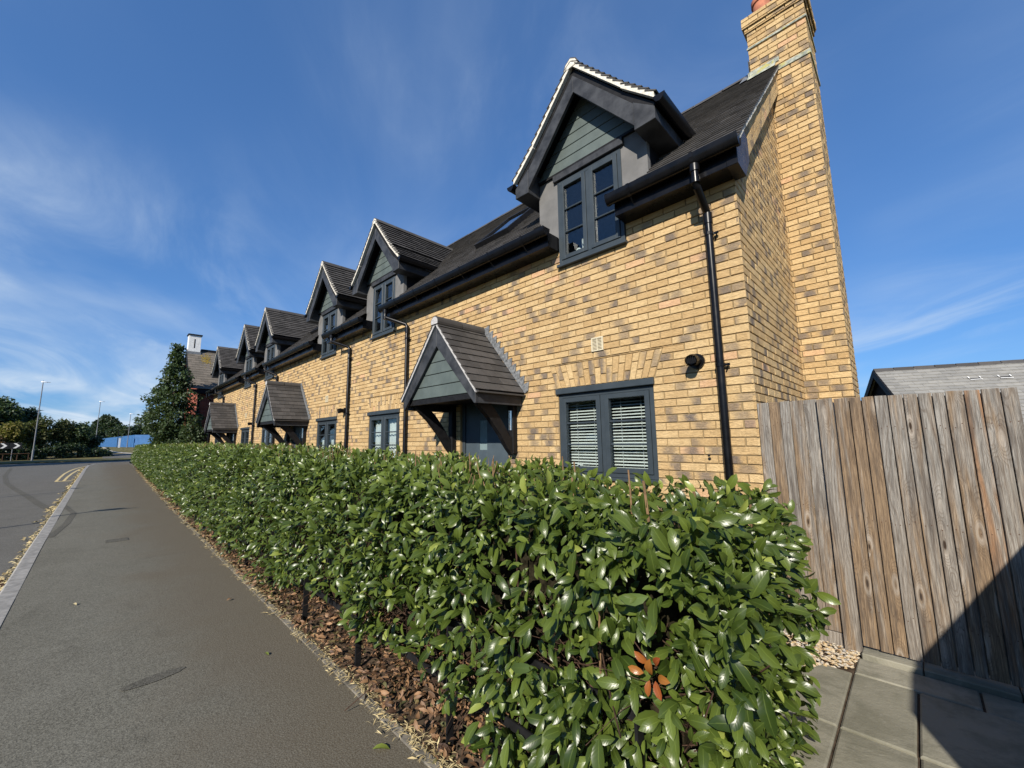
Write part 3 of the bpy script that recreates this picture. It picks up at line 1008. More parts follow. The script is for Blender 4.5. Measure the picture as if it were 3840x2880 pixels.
def make_canopy(root, c, ti):
    YF = 3.04
    cn = empty('door_canopy', (c, D, 2.0)); set_parent(cn, root)
    ap, ev, dx = 3.125, 2.135, 0.815
    sl = math.hypot(dx, ap - ev)
    for sgn in (1, -1):
        tile_slope(tiles[ti], cn, (c + sgn * dx, YF - 0.03, ev), (0, 1, 0), (-sgn * dx, 0, ap - ev), (sgn * (ap - ev), 0, dx), D - YF + 0.028, sl, sl / 10, width=0.21)
        ub = MB()
        ub.add([(c, YF + 0.02, ap - 0.01), (c + sgn * dx, YF + 0.02, ev - 0.01), (c + sgn * dx, D, ev - 0.01), (c, D, ap - 0.01)], [(0, 1, 2, 3)])
        ub.build('roof_underside', M['blackm'], cn)
        vm = MB()
        vm.prism([(c, YF - 0.024, ap + 0.01), (c + sgn * dx, YF - 0.024, ev + 0.01), (c + sgn * dx, YF - 0.024, ev - 0.03), (c, YF - 0.024, ap - 0.045)], (0, 0, 0), (0, 0.045, 0))
        vm.build('verge_mortar', M['grey_mortar'], cn)
        bb = MB()
        bb.prism([(c, YF, 3.075), (c + sgn * 0.79, YF, 2.125), (c + sgn * 0.79, YF, 1.985), (c + sgn * 0.765, YF, 1.985), (c, YF, 2.79)], (0, 0, 0), (0, 0.04, 0))
        bb.build('barge_board', M['barge'], cn, bevel=0.004)
        sf = MB(); xa, xb = sorted((c + sgn * 0.745, c + sgn * 0.785))
        sf.box(xa, xb, YF + 0.042, D, 1.99, 2.135)
        sf.build('side_board', M['barge'], cn)
        eg = MB(); xa, xb = sorted((c + sgn * 0.79, c + sgn * 0.85)); eg.box(xa, xb, YF + 0.0, D, 2.108, 2.128)
        eg.build('eave_batten', M['tile'], cn)
        ps = MB(); xa, xb = sorted((c + sgn * 0.60, c + sgn * 0.69))
        ps.box(xa, xb, D - 0.085, D - 0.001, 1.10 if sgn < 0 else 1.38, 2.10)
        ps.build('wall_post', M['blackm'], cn, bevel=0.006)
        br = MB()
        outer = [(3.10, 2.09), (3.18, 1.985), (3.36, 1.83), (3.55, 1.62), (3.68, 1.44), (3.755, 1.36)]
        inner = [(3.755, 1.56), (3.70, 1.62), (3.60, 1.76), (3.46, 1.93), (3.34, 2.03), (3.26, 2.09)]
        xm = c + sgn * 0.645
        br.prism([(xm, y, z) for y, z in outer + inner], (-0.035, 0, 0), (0.035, 0, 0))
        br.build('brace', M['blackm'], cn)
        fl = MB()
        N = 11
        for k in range(N):
            a, b = k / N, (k + 1) / N
            p = lambda t: (c + sgn * (0.03 + dx * t), ap + 0.01 - (ap - ev) * t)
            (xa, za), (xb, zb) = p(a), p(b)
            w0 = 0.055
            fl.prism([(xa, D, za), (xb, D, zb), (xb + sgn * w0, D, zb + w0 * 0.55), (xb + sgn * (w0 + 0.015), D, za + 0.055), (xa + sgn * w0 * 0.8, D, za + w0 * 0.55)], (0, -0.016, 0), (0, -0.004, 0))
        fl.build('step_flashing', M['lead'], cn)
    for k in range(2):
        y0 = YF - 0.035 + 0.42 * k
        y1 = min(y0 + 0.41, D - 0.004)
        pr = [(0.085 * math.cos(t), 0.085 * math.sin(t) - 0.03) for t in [math.pi * (-0.12 + 1.24 * j / 10) for j in range(11)]]
        rg = MB(); rg.prism([(c + a, y0, ap + 0.015 + b) for a, b in pr], (0, 0, 0), (0, y1 - y0, 0), tint=random.random())
        rg.build('ridge_tile', M['tile'], cn)
    em = MB(); em.prism([(c + a * 0.86, YF - 0.04, ap + 0.01 + b * 0.86) for a, b in pr], (0, 0, 0), (0, 0.03, 0))
    em.build('ridge_end_mortar', M['grey_mortar'], cn)
    for k in range(5):
        za, zb = 2.125 + 0.157 * k, 2.125 + 0.157 * (k + 1) - 0.009
        wa, wb = max(0.01, (2.90 - za) / 1.1), max(0.005, (2.90 - zb) / 1.1)
        cb = MB(); cb.prism([(c - wa, YF, za), (c + wa, YF, za), (c + wb, YF, zb), (c - wb, YF, zb)], (0, 0.046, 0), (0, 0.066, 0))
        cb.build('cladding_board', M['clad'], cn, bevel=0.003)
    MB().add([(c - 0.74, YF + 0.06, 2.12), (c + 0.74, YF + 0.06, 2.12), (c, YF + 0.06, 3.0)], [(0, 1, 2)]).build('cladding_backing', M['blackm'], cn)
    MB().box(c - 0.745, c + 0.745, YF + 0.07, D, 2.095, 2.115).build('soffit', M['blackm'], cn)
    MB().box(c - 0.745, c + 0.745, YF + 0.05, YF + 0.11, 2.05, 2.118).build('front_beam', M['blackm'], cn)
    return cn


def make_door(root, c):
    x0, x1 = c - 0.515, c + 0.515
    f = MB()
    y = D + 0.045
    f.box(x0, x0 + 0.06, y, y + 0.07, 0.12, 2.16); f.box(x1 - 0.06, x1, y, y + 0.07, 0.12, 2.16); f.box(x0 + 0.06, x1 - 0.06, y, y + 0.07, 2.10, 2.16)
    dr = f.build('door', M['frame'], root, bevel=0.004)
    lf = MB(); y2 = y + 0.025
    gx0, gx1, gz0, gz1 = c - 0.147, c + 0.017, 1.42, 1.84
    a, b = x0 + 0.062, x1 - 0.062
    n = 6
    edges = [a + (b - a) * k / n for k in range(n + 1)]
    lf.box(a, gx0, y2, y2 + 0.04, 0.15, 2.098); lf.box(gx1, b, y2, y2 + 0.04, 0.15, 2.098)
    lf.box(gx0, gx1, y2, y2 + 0.04, 0.15, gz0); lf.box(gx0, gx1, y2, y2 + 0.04, gz1, 2.098)
    lf.build('door_leaf', M['door'], dr, bevel=0.004)
    MB().box(gx0, gx1, y2 + 0.012, y2 + 0.02, gz0, gz1).build('door_pane', M['frost'], dr)
    MB().tube([(b - 0.06, y2 - 0.03, 0.98), (b - 0.06, y2 - 0.03, 1.14)], 0.012).build('handle', M['steel'], dr)
    return dr


def make_cottage(i):
    off = -PITCH * i
    X0 = XC + off                          # right end
    X1 = X0 - PITCH if i < 2 else -24.2    # left end
    root = empty('terraced_cottage', ((X0 + X1) / 2, D, 0))
    P = bricks[i]
    # ---- facade
    uo0, uo1 = XC - X0, XC - X1
    rects, holes = [], []
    for cx in WINDOWS:
        w = 1.19
        a, b = XC - (cx + off + w / 2), XC - (cx + off - w / 2)
        rects.append((a, b, 1.13, 2.145)); holes.append(rect(a, b, 1.12, 2.15, 0.004))
        t = [(a - 0.028, 2.15), (b + 0.028, 2.15), (b + 0.125, 2.435), (a - 0.125, 2.435)]
        holes.append(t)
    for cx in DORMERS:
        a, b = XC - (cx + off + 0.447), XC - (cx + off - 0.447)
        rects.append((a, b, 3.65, 4.8)); holes.append(rect(a, b, 3.64, 4.9, 0.003))
    a, b = XC - (DOOR + off + 0.515), XC - (DOOR + off - 0.515)
    rects.append((a, b, 0.1, 2.17)); holes.append(rect(a, b, 0.0, 2.17, 0.004))
    mb = MB()
    backing(mb, front_map, uo0, uo1, 0.0, 4.12, rects)
    wall = mb.build('wall', M['mortar'], root)
    brick_wall(P, wall, front_map, uo0, uo1, 0.6, 4.10, holes, parity=0, flip=True)
    # flat arches of cut bricks
    for cx in WINDOWS:
        cu = XC - (cx + off)
        n = 18
        for k in range(n):
            f0, f1 = k / n, (k + 1) / n
            def pt(f, t, g):
                bot = cu - 0.612 + 1.224 * f; top = cu - 0.715 + 1.43 * f
                return (bot + (top - bot) * t + g, 2.156 + 0.272 * t)
            g = 0.0042
            brk = (0.36, 0.66)[k % 2] + random.uniform(-0.03, 0.03)
            for t0, t1 in ((0.0, brk - 0.018), (brk + 0.018, 1.0)):
                poly = [pt(f0, t0, g), pt(f1, t0, -g), pt(f1, t1, -g), pt(f0, t1, g)]
                rnd = random.random()
                brick_piece(poly, poly[0][0] - 0.06, poly[0][1], BL, front_map, P, wall, True, 0.38)
    # ---- joinery
    for j, cx in enumerate(WINDOWS):
        win = make_window(root, cx + off, 1.185, 1.15, 2.078, D + 0.012, 3)
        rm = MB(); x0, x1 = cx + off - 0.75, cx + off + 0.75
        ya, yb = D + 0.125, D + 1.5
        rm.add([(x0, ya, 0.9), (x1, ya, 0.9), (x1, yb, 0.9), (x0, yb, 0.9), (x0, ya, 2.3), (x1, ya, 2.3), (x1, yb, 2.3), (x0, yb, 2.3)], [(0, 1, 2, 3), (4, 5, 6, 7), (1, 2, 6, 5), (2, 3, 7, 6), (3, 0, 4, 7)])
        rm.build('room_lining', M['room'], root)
    make_door(root, DOOR + off)
    for cx in DORMERS: make_dormer(root, cx + off, i)
    make_canopy(root, DOOR + off, i)
    # ---- eaves between the dormers
    d1, d2 = DORMERS[0] + off, DORMERS[1] + off
    segs = [((X0 + 0.065) if i == 0 else X0, d1 + 0.455), (d1 - 0.455, d2 + 0.455), (d2 - 0.455, X1)]
    for k, (a, b) in enumerate(segs):
        bx = MB(); bx.box(b, a, 3.615, D - 0.002, 3.86, 3.885); bx.box(b, a, 3.615, 3.637, 3.885, 4.035)
        if k != 0 or i == 0: bx.box(a - 0.02, a, 3.637, D - 0.002, 3.885, 4.04)
        if not (k == 2 and i < 2): bx.box(b, b + 0.02, 3.637, D - 0.002, 3.885, 4.04)
        bx.build('boxed_eave', M['black'], root)
        ga = a + (0.055 if (k == 0 and i == 0) else (0.0 if k == 0 else 0.03))
        gb = b - 0.0 if k == 2 else b - 0.03
        gt = MB(); half_round(gt, (ga, 3.545, 4.062), (gb, 3.545, 4.062), 0.058, deep=0.045)
        x = ga - 0.35
        gutter = gt.build('gutter', M['black'], root, smooth=True)
        while x > gb + 0.1:
            bk = MB(); half_round(bk, (x, 3.545, 4.064), (x - 0.03, 3.545, 4.064), 0.063, deep=0.048, close=False)
            bk.tube([(x - 0.015, 3.545, 3.955), (x - 0.015, 3.60, 3.90)], 0.008, 6)
            bk.build('gutter_bracket', M['black'], gutter)
            x -= 0.62
    # ---- downpipes
    pipes = [(p[0] + off, p[1] + off) for p in PIPES]
    if i == 2: pipes.append((-24.05, -24.35))
    for q, (xo, xw) in enumerate(pipes):
        if q == 0 and i > 0: xo = xw - 0.42
        pp = MB()
        pts = [(xo, 3.545, 3.97), (xo, 3.545, 3.80), (xo + (xw - xo) * 0.08, 3.57, 3.765), (xo + (xw - xo) * 0.92, 3.765, 3.625), (xw, 3.79, 3.58), (xw, 3.79, 0.05)]
        if abs(xo - xw) > 0.1:
            pts = [(xo, 3.545, 3.97), (xo, 3.545, 3.84), (xo + (xw - xo) * 0.06, 3.56, 3.81), (xo + (xw - xo) * 0.94, 3.775, 3.66), (xw, 3.79, 3.62), (xw, 3.79, 0.05)]
        pp.tube(pts, 0.034, 14)
        pipe = pp.build('downpipe', M['black'], root, smooth=True)
        for pa, pb, rr in (((xo, 3.545, 3.965), (xo, 3.545, 3.90), 0.043), ((xo, 3.545, 3.84), (xo, 3.545, 3.79), 0.040), ((xw, 3.79, 3.60), (xw, 3.79, 3.50), 0.040)):
            MB().tube([pa, pb], rr, 14).build('pipe_socket', M['black'], pipe, smooth=True)
        for zc in (3.40, 2.18, 0.8):
            ck = MB(); ck.tube([(xw, 3.79, zc - 0.014), (xw, 3.79, zc + 0.014)], 0.0395, 14)
            ck.box(xw - 0.01, xw + 0.075, 3.80, 3.812, zc - 0.01, zc + 0.012)
            ck.tube([(xw + 0.065, 3.80, zc), (xw + 0.03, D, zc - 0.06)], 0.006, 6)
            ck.build('pipe_clip', M['black'], pipe)
    # ---- flue, air brick, door light, tap hole
    fx, fz = -1.376 + off, 2.248
    fl = MB(); fl.tube([(fx, D, fz), (fx, D - 0.025, fz)], 0.07, 20); fl.tube([(fx, D - 0.02, fz), (fx, D - 0.135, fz + 0.005)], 0.047, 20)
    fl.tube([(fx, D - 0.10, fz + 0.005), (fx, D - 0.155, fz - 0.012)], 0.053, 20, caps=False)
    flue = fl.build('boiler_flue', M['black'], root, smooth=True)
    gr = MB()
    for k in range(5):
        gr.tube([(fx - 0.035 + 0.0175 * k, D - 0.152, fz - 0.035), (fx - 0.035 + 0.0175 * k, D - 0.152, fz + 0.032)], 0.004, 5)
    gr.build('flue_guard', M['blackm'], flue)
    vx, vz = -2.433 + off, 2.60
    vn = MB(); vn.box(vx - 0.075, vx + 0.075, D - 0.016, D + 0.003, vz - 0.078, vz - 0.064); vn.box(vx - 0.075, vx + 0.075, D - 0.016, D + 0.003, vz + 0.064, vz + 0.078)
    vn.box(vx - 0.075, vx - 0.06, D - 0.016, D + 0.003, vz - 0.064, vz + 0.064); vn.box(vx + 0.06, vx + 0.075, D - 0.016, D + 0.003, vz - 0.064, vz + 0.064)
    vn.box(vx - 0.006, vx + 0.006, D - 0.013, D + 0.003, vz - 0.064, vz + 0.064)
    vent = vn.build('air_vent', M['cream'], root)
    lv = MB()
    for k in range(8):
        zz = vz - 0.055 + 0.0157 * k
        lv.prism([(vx - 0.06, D - 0.012, zz), (vx - 0.06, D - 0.004, zz + 0.009), (vx - 0.06, D - 0.002, zz + 0.007), (vx - 0.06, D - 0.010, zz - 0.002)], (0, 0, 0), (0.12, 0, 0))
    lv.build('vent_louvre', M['cream'], vent)
    lx = -3.743 + off
    lb = MB(); lb.tube([(lx, D - 0.075, 1.68), (lx, D - 0.075, 1.93)], 0.032, 16); lb.box(lx - 0.018, lx + 0.018, D - 0.06, D, 1.76, 1.85)
    lb.build('door_light', M['steel'], root, smooth=True)
    if i == 0:
        hb = MB(); hb.tube([(-1.337, D - 0.006, 1.395), (-1.337, D + 0.0, 1.395)], 0.011, 10); hb.tube([(-1.335, D - 0.006, 1.365), (-1.335, D + 0.0, 1.365)], 0.013, 10)
        hb.build('cable_grommet', M['blackm'], root)
    # ---- roof
    rf = MB()
    xs = sorted({X0 + (0.10 if i == 0 else 0), X1} | {c + off + s for c in DORMERS for s in (-0.75, 0.75)}, reverse=True)
    for a, b in zip(xs, xs[1:]):
        ins = any(abs((a + b) / 2 - c - off) < 0.75 for c in DORMERS)
        ys = 4.62 if ins else 3.60
        rf.add([(a, ys, ys + ROOF_C - 0.03), (b, ys, ys + ROOF_C - 0.03), (b, RIDGE_Y, RIDGE_Y + ROOF_C - 0.03), (a, RIDGE_Y, RIDGE_Y + ROOF_C - 0.03)], [(0, 1, 2, 3)])
    yb = 2 * RIDGE_Y - 3.5
    rf.add([(X0 + (0.1 if i == 0 else 0), RIDGE_Y, RIDGE_Y + ROOF_C), (X1, RIDGE_Y, RIDGE_Y + ROOF_C), (X1, yb, 4.0), (X0 + (0.1 if i == 0 else 0), yb, 4.0)], [(0, 1, 2, 3)])
    roof = rf.build('roof', M['tile'], root)
    length = (X0 + (0.125 if i == 0 else 0)) - X1
    cs_ = [c + off for c in DORMERS]

    def keep(m):
        if i == 0 and m.x > -1.15 and m.y > 6.05: return False
        for c in cs_:
            d = abs(m.x - c)
            if d < 0.74 and m.y < 5.50 - 1.15 * d - 0.08: return False
        return True
    tile_slope(tiles[i], roof, (X0 + (0.125 if i == 0 else 0), 3.55, 3.55 + ROOF_C - 0.02), (-1, 0, 0), (0, 1, 1), (0, -1, 1), length, (RIDGE_Y - 3.55) * 1.4142, 0.1095, keep=keep)
    x = (X0 - 0.22) if i == 0 else X0
    while x > X1 + 0.05:
        w = min(0.44, x - X1)
        pr = [(-0.15, -0.12), (-0.13, -0.10), (0, 0.035), (0.13, -0.10), (0.15, -0.12)]
        rg = MB(); rg.prism([(x, RIDGE_Y + a, RIDGE_Y + ROOF_C + b + random.uniform(-0.003, 0.003)) for a, b in pr], (0, 0, 0), (-(w - 0.008), 0, 0), tint=random.random())
        rg.build('ridge_tile', M['tile'], roof)
        x -= 0.45
    # roof window
    sx0, sx1, sy0, sy1 = -5.02 + off, -4.22 + off, 4.28, 5.12
    def rp(x, y, n): return (x, y - n * 0.7071, y + ROOF_C + n * 0.7071)
    sk = MB()
    for (a, b, c_, d_) in ((sx0, sx1, sy0, sy0 + 0.06), (sx0, sx1, sy1 - 0.06, sy1), (sx0, sx0 + 0.07, sy0 + 0.06, sy1 - 0.06), (sx1 - 0.07, sx1, sy0 + 0.06, sy1 - 0.06)):
        vs = [rp(a, c_, 0.0), rp(b, c_, 0.0), rp(b, d_, 0.0), rp(a, d_, 0.0), rp(a, c_, 0.085), rp(b, c_, 0.085), rp(b, d_, 0.085), rp(a, d_, 0.085)]
        sk.add(vs, [(4, 5, 6, 7), (0, 1, 5, 4), (1, 2, 6, 5), (2, 3, 7, 6), (3, 0, 4, 7)])
    skl = sk.build('roof_window', M['blackm'], root)
    MB().add([rp(sx0 + 0.07, sy0 + 0.06, 0.06), rp(sx1 - 0.07, sy0 + 0.06, 0.06), rp(sx1 - 0.07, sy1 - 0.06, 0.06), rp(sx0 + 0.07, sy1 - 0.06, 0.06)], [(0, 1, 2, 3)]).build('pane', M['glass'], skl)
    # closing walls (back, floor level ceiling) keep daylight out of the rooms
    bk = MB()
    ybk = 2 * RIDGE_Y - D
    bk.add([(X0, ybk, 0), (X1, ybk, 0), (X1, ybk, 4.2), (X0, ybk, 4.2)], [(0, 1, 2, 3)])
    if i > 0: bk.add([(X0, D + 0.13, 0), (X0, ybk, 0), (X0, ybk, 4.2), (X0, RIDGE_Y, 6.9), (X0, D + 0.13, 4.2)], [(0, 1, 2, 3, 4)])
    if i == 2: bk.add([(X1, D + 0.01, 0), (X1, ybk, 0), (X1, ybk, 4.2), (X1, RIDGE_Y, 6.9), (X1, D + 0.01, 4.3)], [(0, 1, 2, 3, 4)])
    bk.build('rear_wall', M['mortar'], root)
    return root


def make_end_gable(root):
    P = bricks[0]
    L = 2 * (RIDGE_Y - D)
    gb = MB()
    prof = [(0, 0), (L, 0), (L, 4.2), (L / 2, RIDGE_Y + ROOF_C - 0.08), (0, D + ROOF_C - 0.08)]
    gb.add([gable_map(u, z, -REC) for u, z in prof], [(0, 1, 2, 3, 4)])
    gw = gb.build('gable_wall', M['mortar'], root)
    brick_wall(P, gw, gable_map, 0.0, 2.24, 0.6, 6.9, halves=((-1, 1, D + ROOF_C - 0.09),), parity=1, burn_p=0.42)
    brick_wall(P, gw, gable_map, 2.97, L, 0.6, 6.9, halves=((-1, 1, D + ROOF_C - 0.09), (1, 1, 2 * RIDGE_Y - D + ROOF_C - 0.09)), parity=1)
    # raking brick band below the verge: two courses of slips on a corbelled face
    bd = MB()
    XB, C0, C1 = -0.848, ROOF_C - 0.10, 0.09
    def bp(y, c, x): return (x, y, y + c)
    bd.add([bp(3.80, C0, XB - 0.006), bp(6.08, C0, XB - 0.006), bp(6.08, C1, XB - 0.006), bp(3.80, C1, XB - 0.006)], [(0, 1, 2, 3)])
    bd.add([bp(3.80, C1, XB - 0.006), bp(6.08, C1, XB - 0.006), bp(6.08, C1, XC - 0.01), bp(3.80, C1, XC - 0.01)], [(0, 1, 2, 3)])
    band = bd.build('raking_band', M['mortar'], root)
    for q in range(3):
        y = 3.86 + (0.07 if q % 2 else 0.0)
        ca, cb2 = C0 + (C1 - C0) * (q / 3 + 0.02), C0 + (C1 - C0) * ((q + 1) / 3 - 0.02)
        while y < 6.0:
            y1 = min(y + 0.150, 6.07)
            def qp(yv, c, o): return (XB + o, yv, yv + c)
            if y1 - y > 0.03:
                P.add([qp(y, ca, -0.01), qp(y1, ca, -0.01), qp(y1, cb2, -0.01), qp(y, cb2, -0.01), qp(y, ca, 0), qp(y1, ca, 0), qp(y1, cb2, 0), qp(y, cb2, 0)],
                      [(4, 5, 6, 7), (0, 1, 5, 4), (1, 2, 6, 5), (2, 3, 7, 6), (3, 0, 4, 7)], band, tint=random.random(), burn=random.choice((0, 0, 0.7)), burnx=random.random(), luv=[(0.2, 0.5, 0.3), (0.8, 0.5, 0.3)] * 4)
            y += 0.158
    vm = MB()
    def vp_(y, n, x): return (x, y - n * 0.7071, y + ROOF_C + n * 0.7071)
    ys = [3.57 + 0.1 * k for k in range(26)]
    for a, b in zip(ys, ys[1:]):
        ja, jb = random.uniform(0, 0.012), random.uniform(0, 0.012)
        vm.prism([vp_(a, -0.003, 0), vp_(b, -0.003, 0), vp_(b, -0.034 - jb, 0), vp_(a, -0.034 - ja, 0)], (-0.90, 0, 0), (-0.812 + random.uniform(-0.003, 0.003), 0, 0))
    vm.build('verge_mortar', M['white_mortar'], root)
    kn = MB()
    kn.prism([(0, 3.612, 3.855), (0, D + 0.01, 3.84), (0, 4.02, 4.08), (0, 4.02, 4.30), (0, 3.90, 4.34), (0, 3.612, 4.05)], (XC + 0.001, 0, 0), (-0.838, 0, 0))
    kn.build('kneeler_box', M['black'], root, bevel=0.004)
    # ---- chimney
    CX0, CX1, CY0, CY1 = -0.471, -1.147, 6.077, 6.80
    cf = lambda u, z, o: (CX0 - u, CY0 - o, z)
    cr = lambda u, z, o: (CX0 + o, CY0 + u, z)
    clf = lambda u, z, o: (CX1 - o, CY1 - u, z)
    cb = MB()
    cb.box(CX1 + REC, CX0 - REC, CY0 + REC, CY1 - REC, 0.0, 7.52)
    ch = cb.build('chimney', M['mortar'], root)
    brick_wall(P, ch, cf, 0, 0.676, 0.6, 7.30, holes=(rect(0.462, 0.70, 0, 6.45),), parity=1, flip=True, burn_p=0.45)
    brick_wall(P, ch, cr, 0, 0.723, 0.6, 7.30, parity=0, burn_p=0.45)
    brick_wall(P, ch, clf, 0, 0.723, 6.4, 7.30, parity=0)
    for z0, z1, o in ((7.30, 7.37, 0.02), (7.37, 7.53, 0.045)):
        cb = MB(); cb.box(CX1 - o + REC, CX0 + o - REC, CY0 - o + REC, CY1 + o - REC, z0, z1 - 0.002)
        cap = cb.build('corbel_course', M['mortar'], ch)
        w = 0.676 + 2 * o; dpt = 0.723 + 2 * o
        brick_wall(P, cap, lambda u, z, q, o=o: (CX0 + o - u, CY0 - o - q, z), 0, w, z0, z1, parity=1, flip=True)
        brick_wall(P, cap, lambda u, z, q, o=o: (CX0 + o + q, CY0 - o + u, z), 0, dpt, z0, z1, parity=0)
        brick_wall(P, cap, lambda u, z, q, o=o: (CX1 - o - q, CY1 + o - u, z), 0, dpt, z0, z1, parity=0)
    fm = MB(); o = 0.04
    fm.add([(CX1 - o, CY0 - o, 7.53), (CX0 + o, CY0 - o, 7.53), (CX0 + o, CY1 + o, 7.53), (CX1 - o, CY1 + o, 7.53), (CX1 + 0.2, CY0 + 0.2, 7.60), (CX0 - 0.2, CY0 + 0.2, 7.60), (CX0 - 0.2, CY1 - 0.2, 7.60), (CX1 + 0.2, CY1 - 0.2, 7.60)], [(0, 1, 5, 4), (1, 2, 6, 5), (2, 3, 7, 6), (3, 0, 4, 7), (4, 5, 6, 7)])
    fm.build('flaunching', M['grey_mortar'], ch)
    pt_ = MB(); pc = (-0.99, 6.45)
    pt_.tube([(pc[0], pc[1], 7.56), (pc[0], pc[1], 7.75), (pc[0], pc[1], 8.02)], 0.135, 20, r1=0.11); pt_.tube([(pc[0], pc[1], 7.98), (pc[0], pc[1], 8.05)], 0.13, 20)
    pt_.build('chimney_pot', M['terracotta'], ch, smooth=True)
    for z0, z1, x1 in ((6.485, 6.545, -0.90), (7.035, 7.062, CX1 - 0.012)):
        ld = MB(); ld.box(x1, CX0 + 0.012, CY0 - 0.014, CY0 + 0.01, z0, z1); ld.box(CX0 - 0.01, CX0 + 0.014, CY0 + 0.01, CY1 + 0.01, z0, z1)
        ld.build('lead_tray', M['lichen'], ch)
    ap = MB()
    ap.add([(CX1 - 0.03, 5.96, 5.96 + ROOF_C + 0.034), (-0.84, 5.96, 5.96 + ROOF_C + 0.034), (-0.84, CY0 - 0.012, 6.62), (CX1 - 0.03, CY0 - 0.012, 6.62)], [(0, 1, 2, 3)])
    ap.add([(CX1 - 0.03, CY0 - 0.012, 6.62), (-0.80, CY0 - 0.012, 6.62), (-0.80, CY0 - 0.012, 6.68), (CX1 - 0.03, CY0 - 0.012, 6.68)], [(0, 1, 2, 3)])
    ap.build('apron_flashing', M['lichen'], ch)
    sfm = MB()
    sfm.add([(CX1 - 0.012, CY0 - 0.03, 6.60), (CX1 - 0.012, 6.46, 6.93), (CX1 - 0.012, 6.46, 7.05), (CX1 - 0.012, CY0 - 0.03, 6.86)], [(0, 1, 2, 3)])
    sfm.add([(CX1 - 0.14, CY0 - 0.05, CY0 - 0.05 + ROOF_C + 0.035), (CX1 - 0.01, CY0 - 0.05, CY0 - 0.05 + ROOF_C + 0.04), (CX1 - 0.01, 6.42, 6.42 + ROOF_C + 0.05), (CX1 - 0.14, 6.42, 6.42 + ROOF_C + 0.04)], [(0, 1, 2, 3)])
    sfm.build('side_flashing', M['lead'], ch)


cottages = [make_cottage(i) for i in range(3)]
make_end_gable(cottages[0])
tag(cottages[0], 'buff brick end cottage with the tall side chimney and blinds in its window', 'house', 'terraced cottages behind the hedge')
tag(cottages[1], 'middle buff brick cottage of the terrace, with no gable or chimney', 'house', 'terraced cottages behind the hedge')
tag(cottages[2], 'farthest buff brick cottage of the terrace, beside the dark conical tree', 'house', 'terraced cottages behind the hedge')
bricks[0].finish(300, 10); bricks[1].finish(300, 10); bricks[2].finish(0)
tiles[0].finish(300, 10); tiles[1].finish(160, 10); tiles[2].finish(0)

# ------------------------------------------------------------------ ground, road, path
def edge_y(x):
    return float(np.interp(-x, [-5, 2, 8, 18, 47, 60], [1.25, 1.26, 1.34, 1.54, 2.22, 2.5]))


def kerb_y(x):
    return float(np.interp(-x, [-6, 10, 40, 48, 51.5, 53.5, 54.5], [-0.43, -0.45, -0.30, -0.20, 0.15, 1.2, 2.9]))


def terrain(x):
    t = min(1.0, max(0.0, (-76 - x) / 32.0))
    return -0.135 + 1.35 * t * t * (3 - 2 * t)


def strip_mesh(name, pa, pb, z, mat, kind='structure'):
    mb = MB()
    n = len(pa)
    mb.add([(p[0], p[1], z) for p in pa] + [(p[0], p[1], z) for p in pb], [(i, i + 1, n + i + 1, n + i) for i in range(n - 1)])
    return mb.build(name, mat, kind=kind)


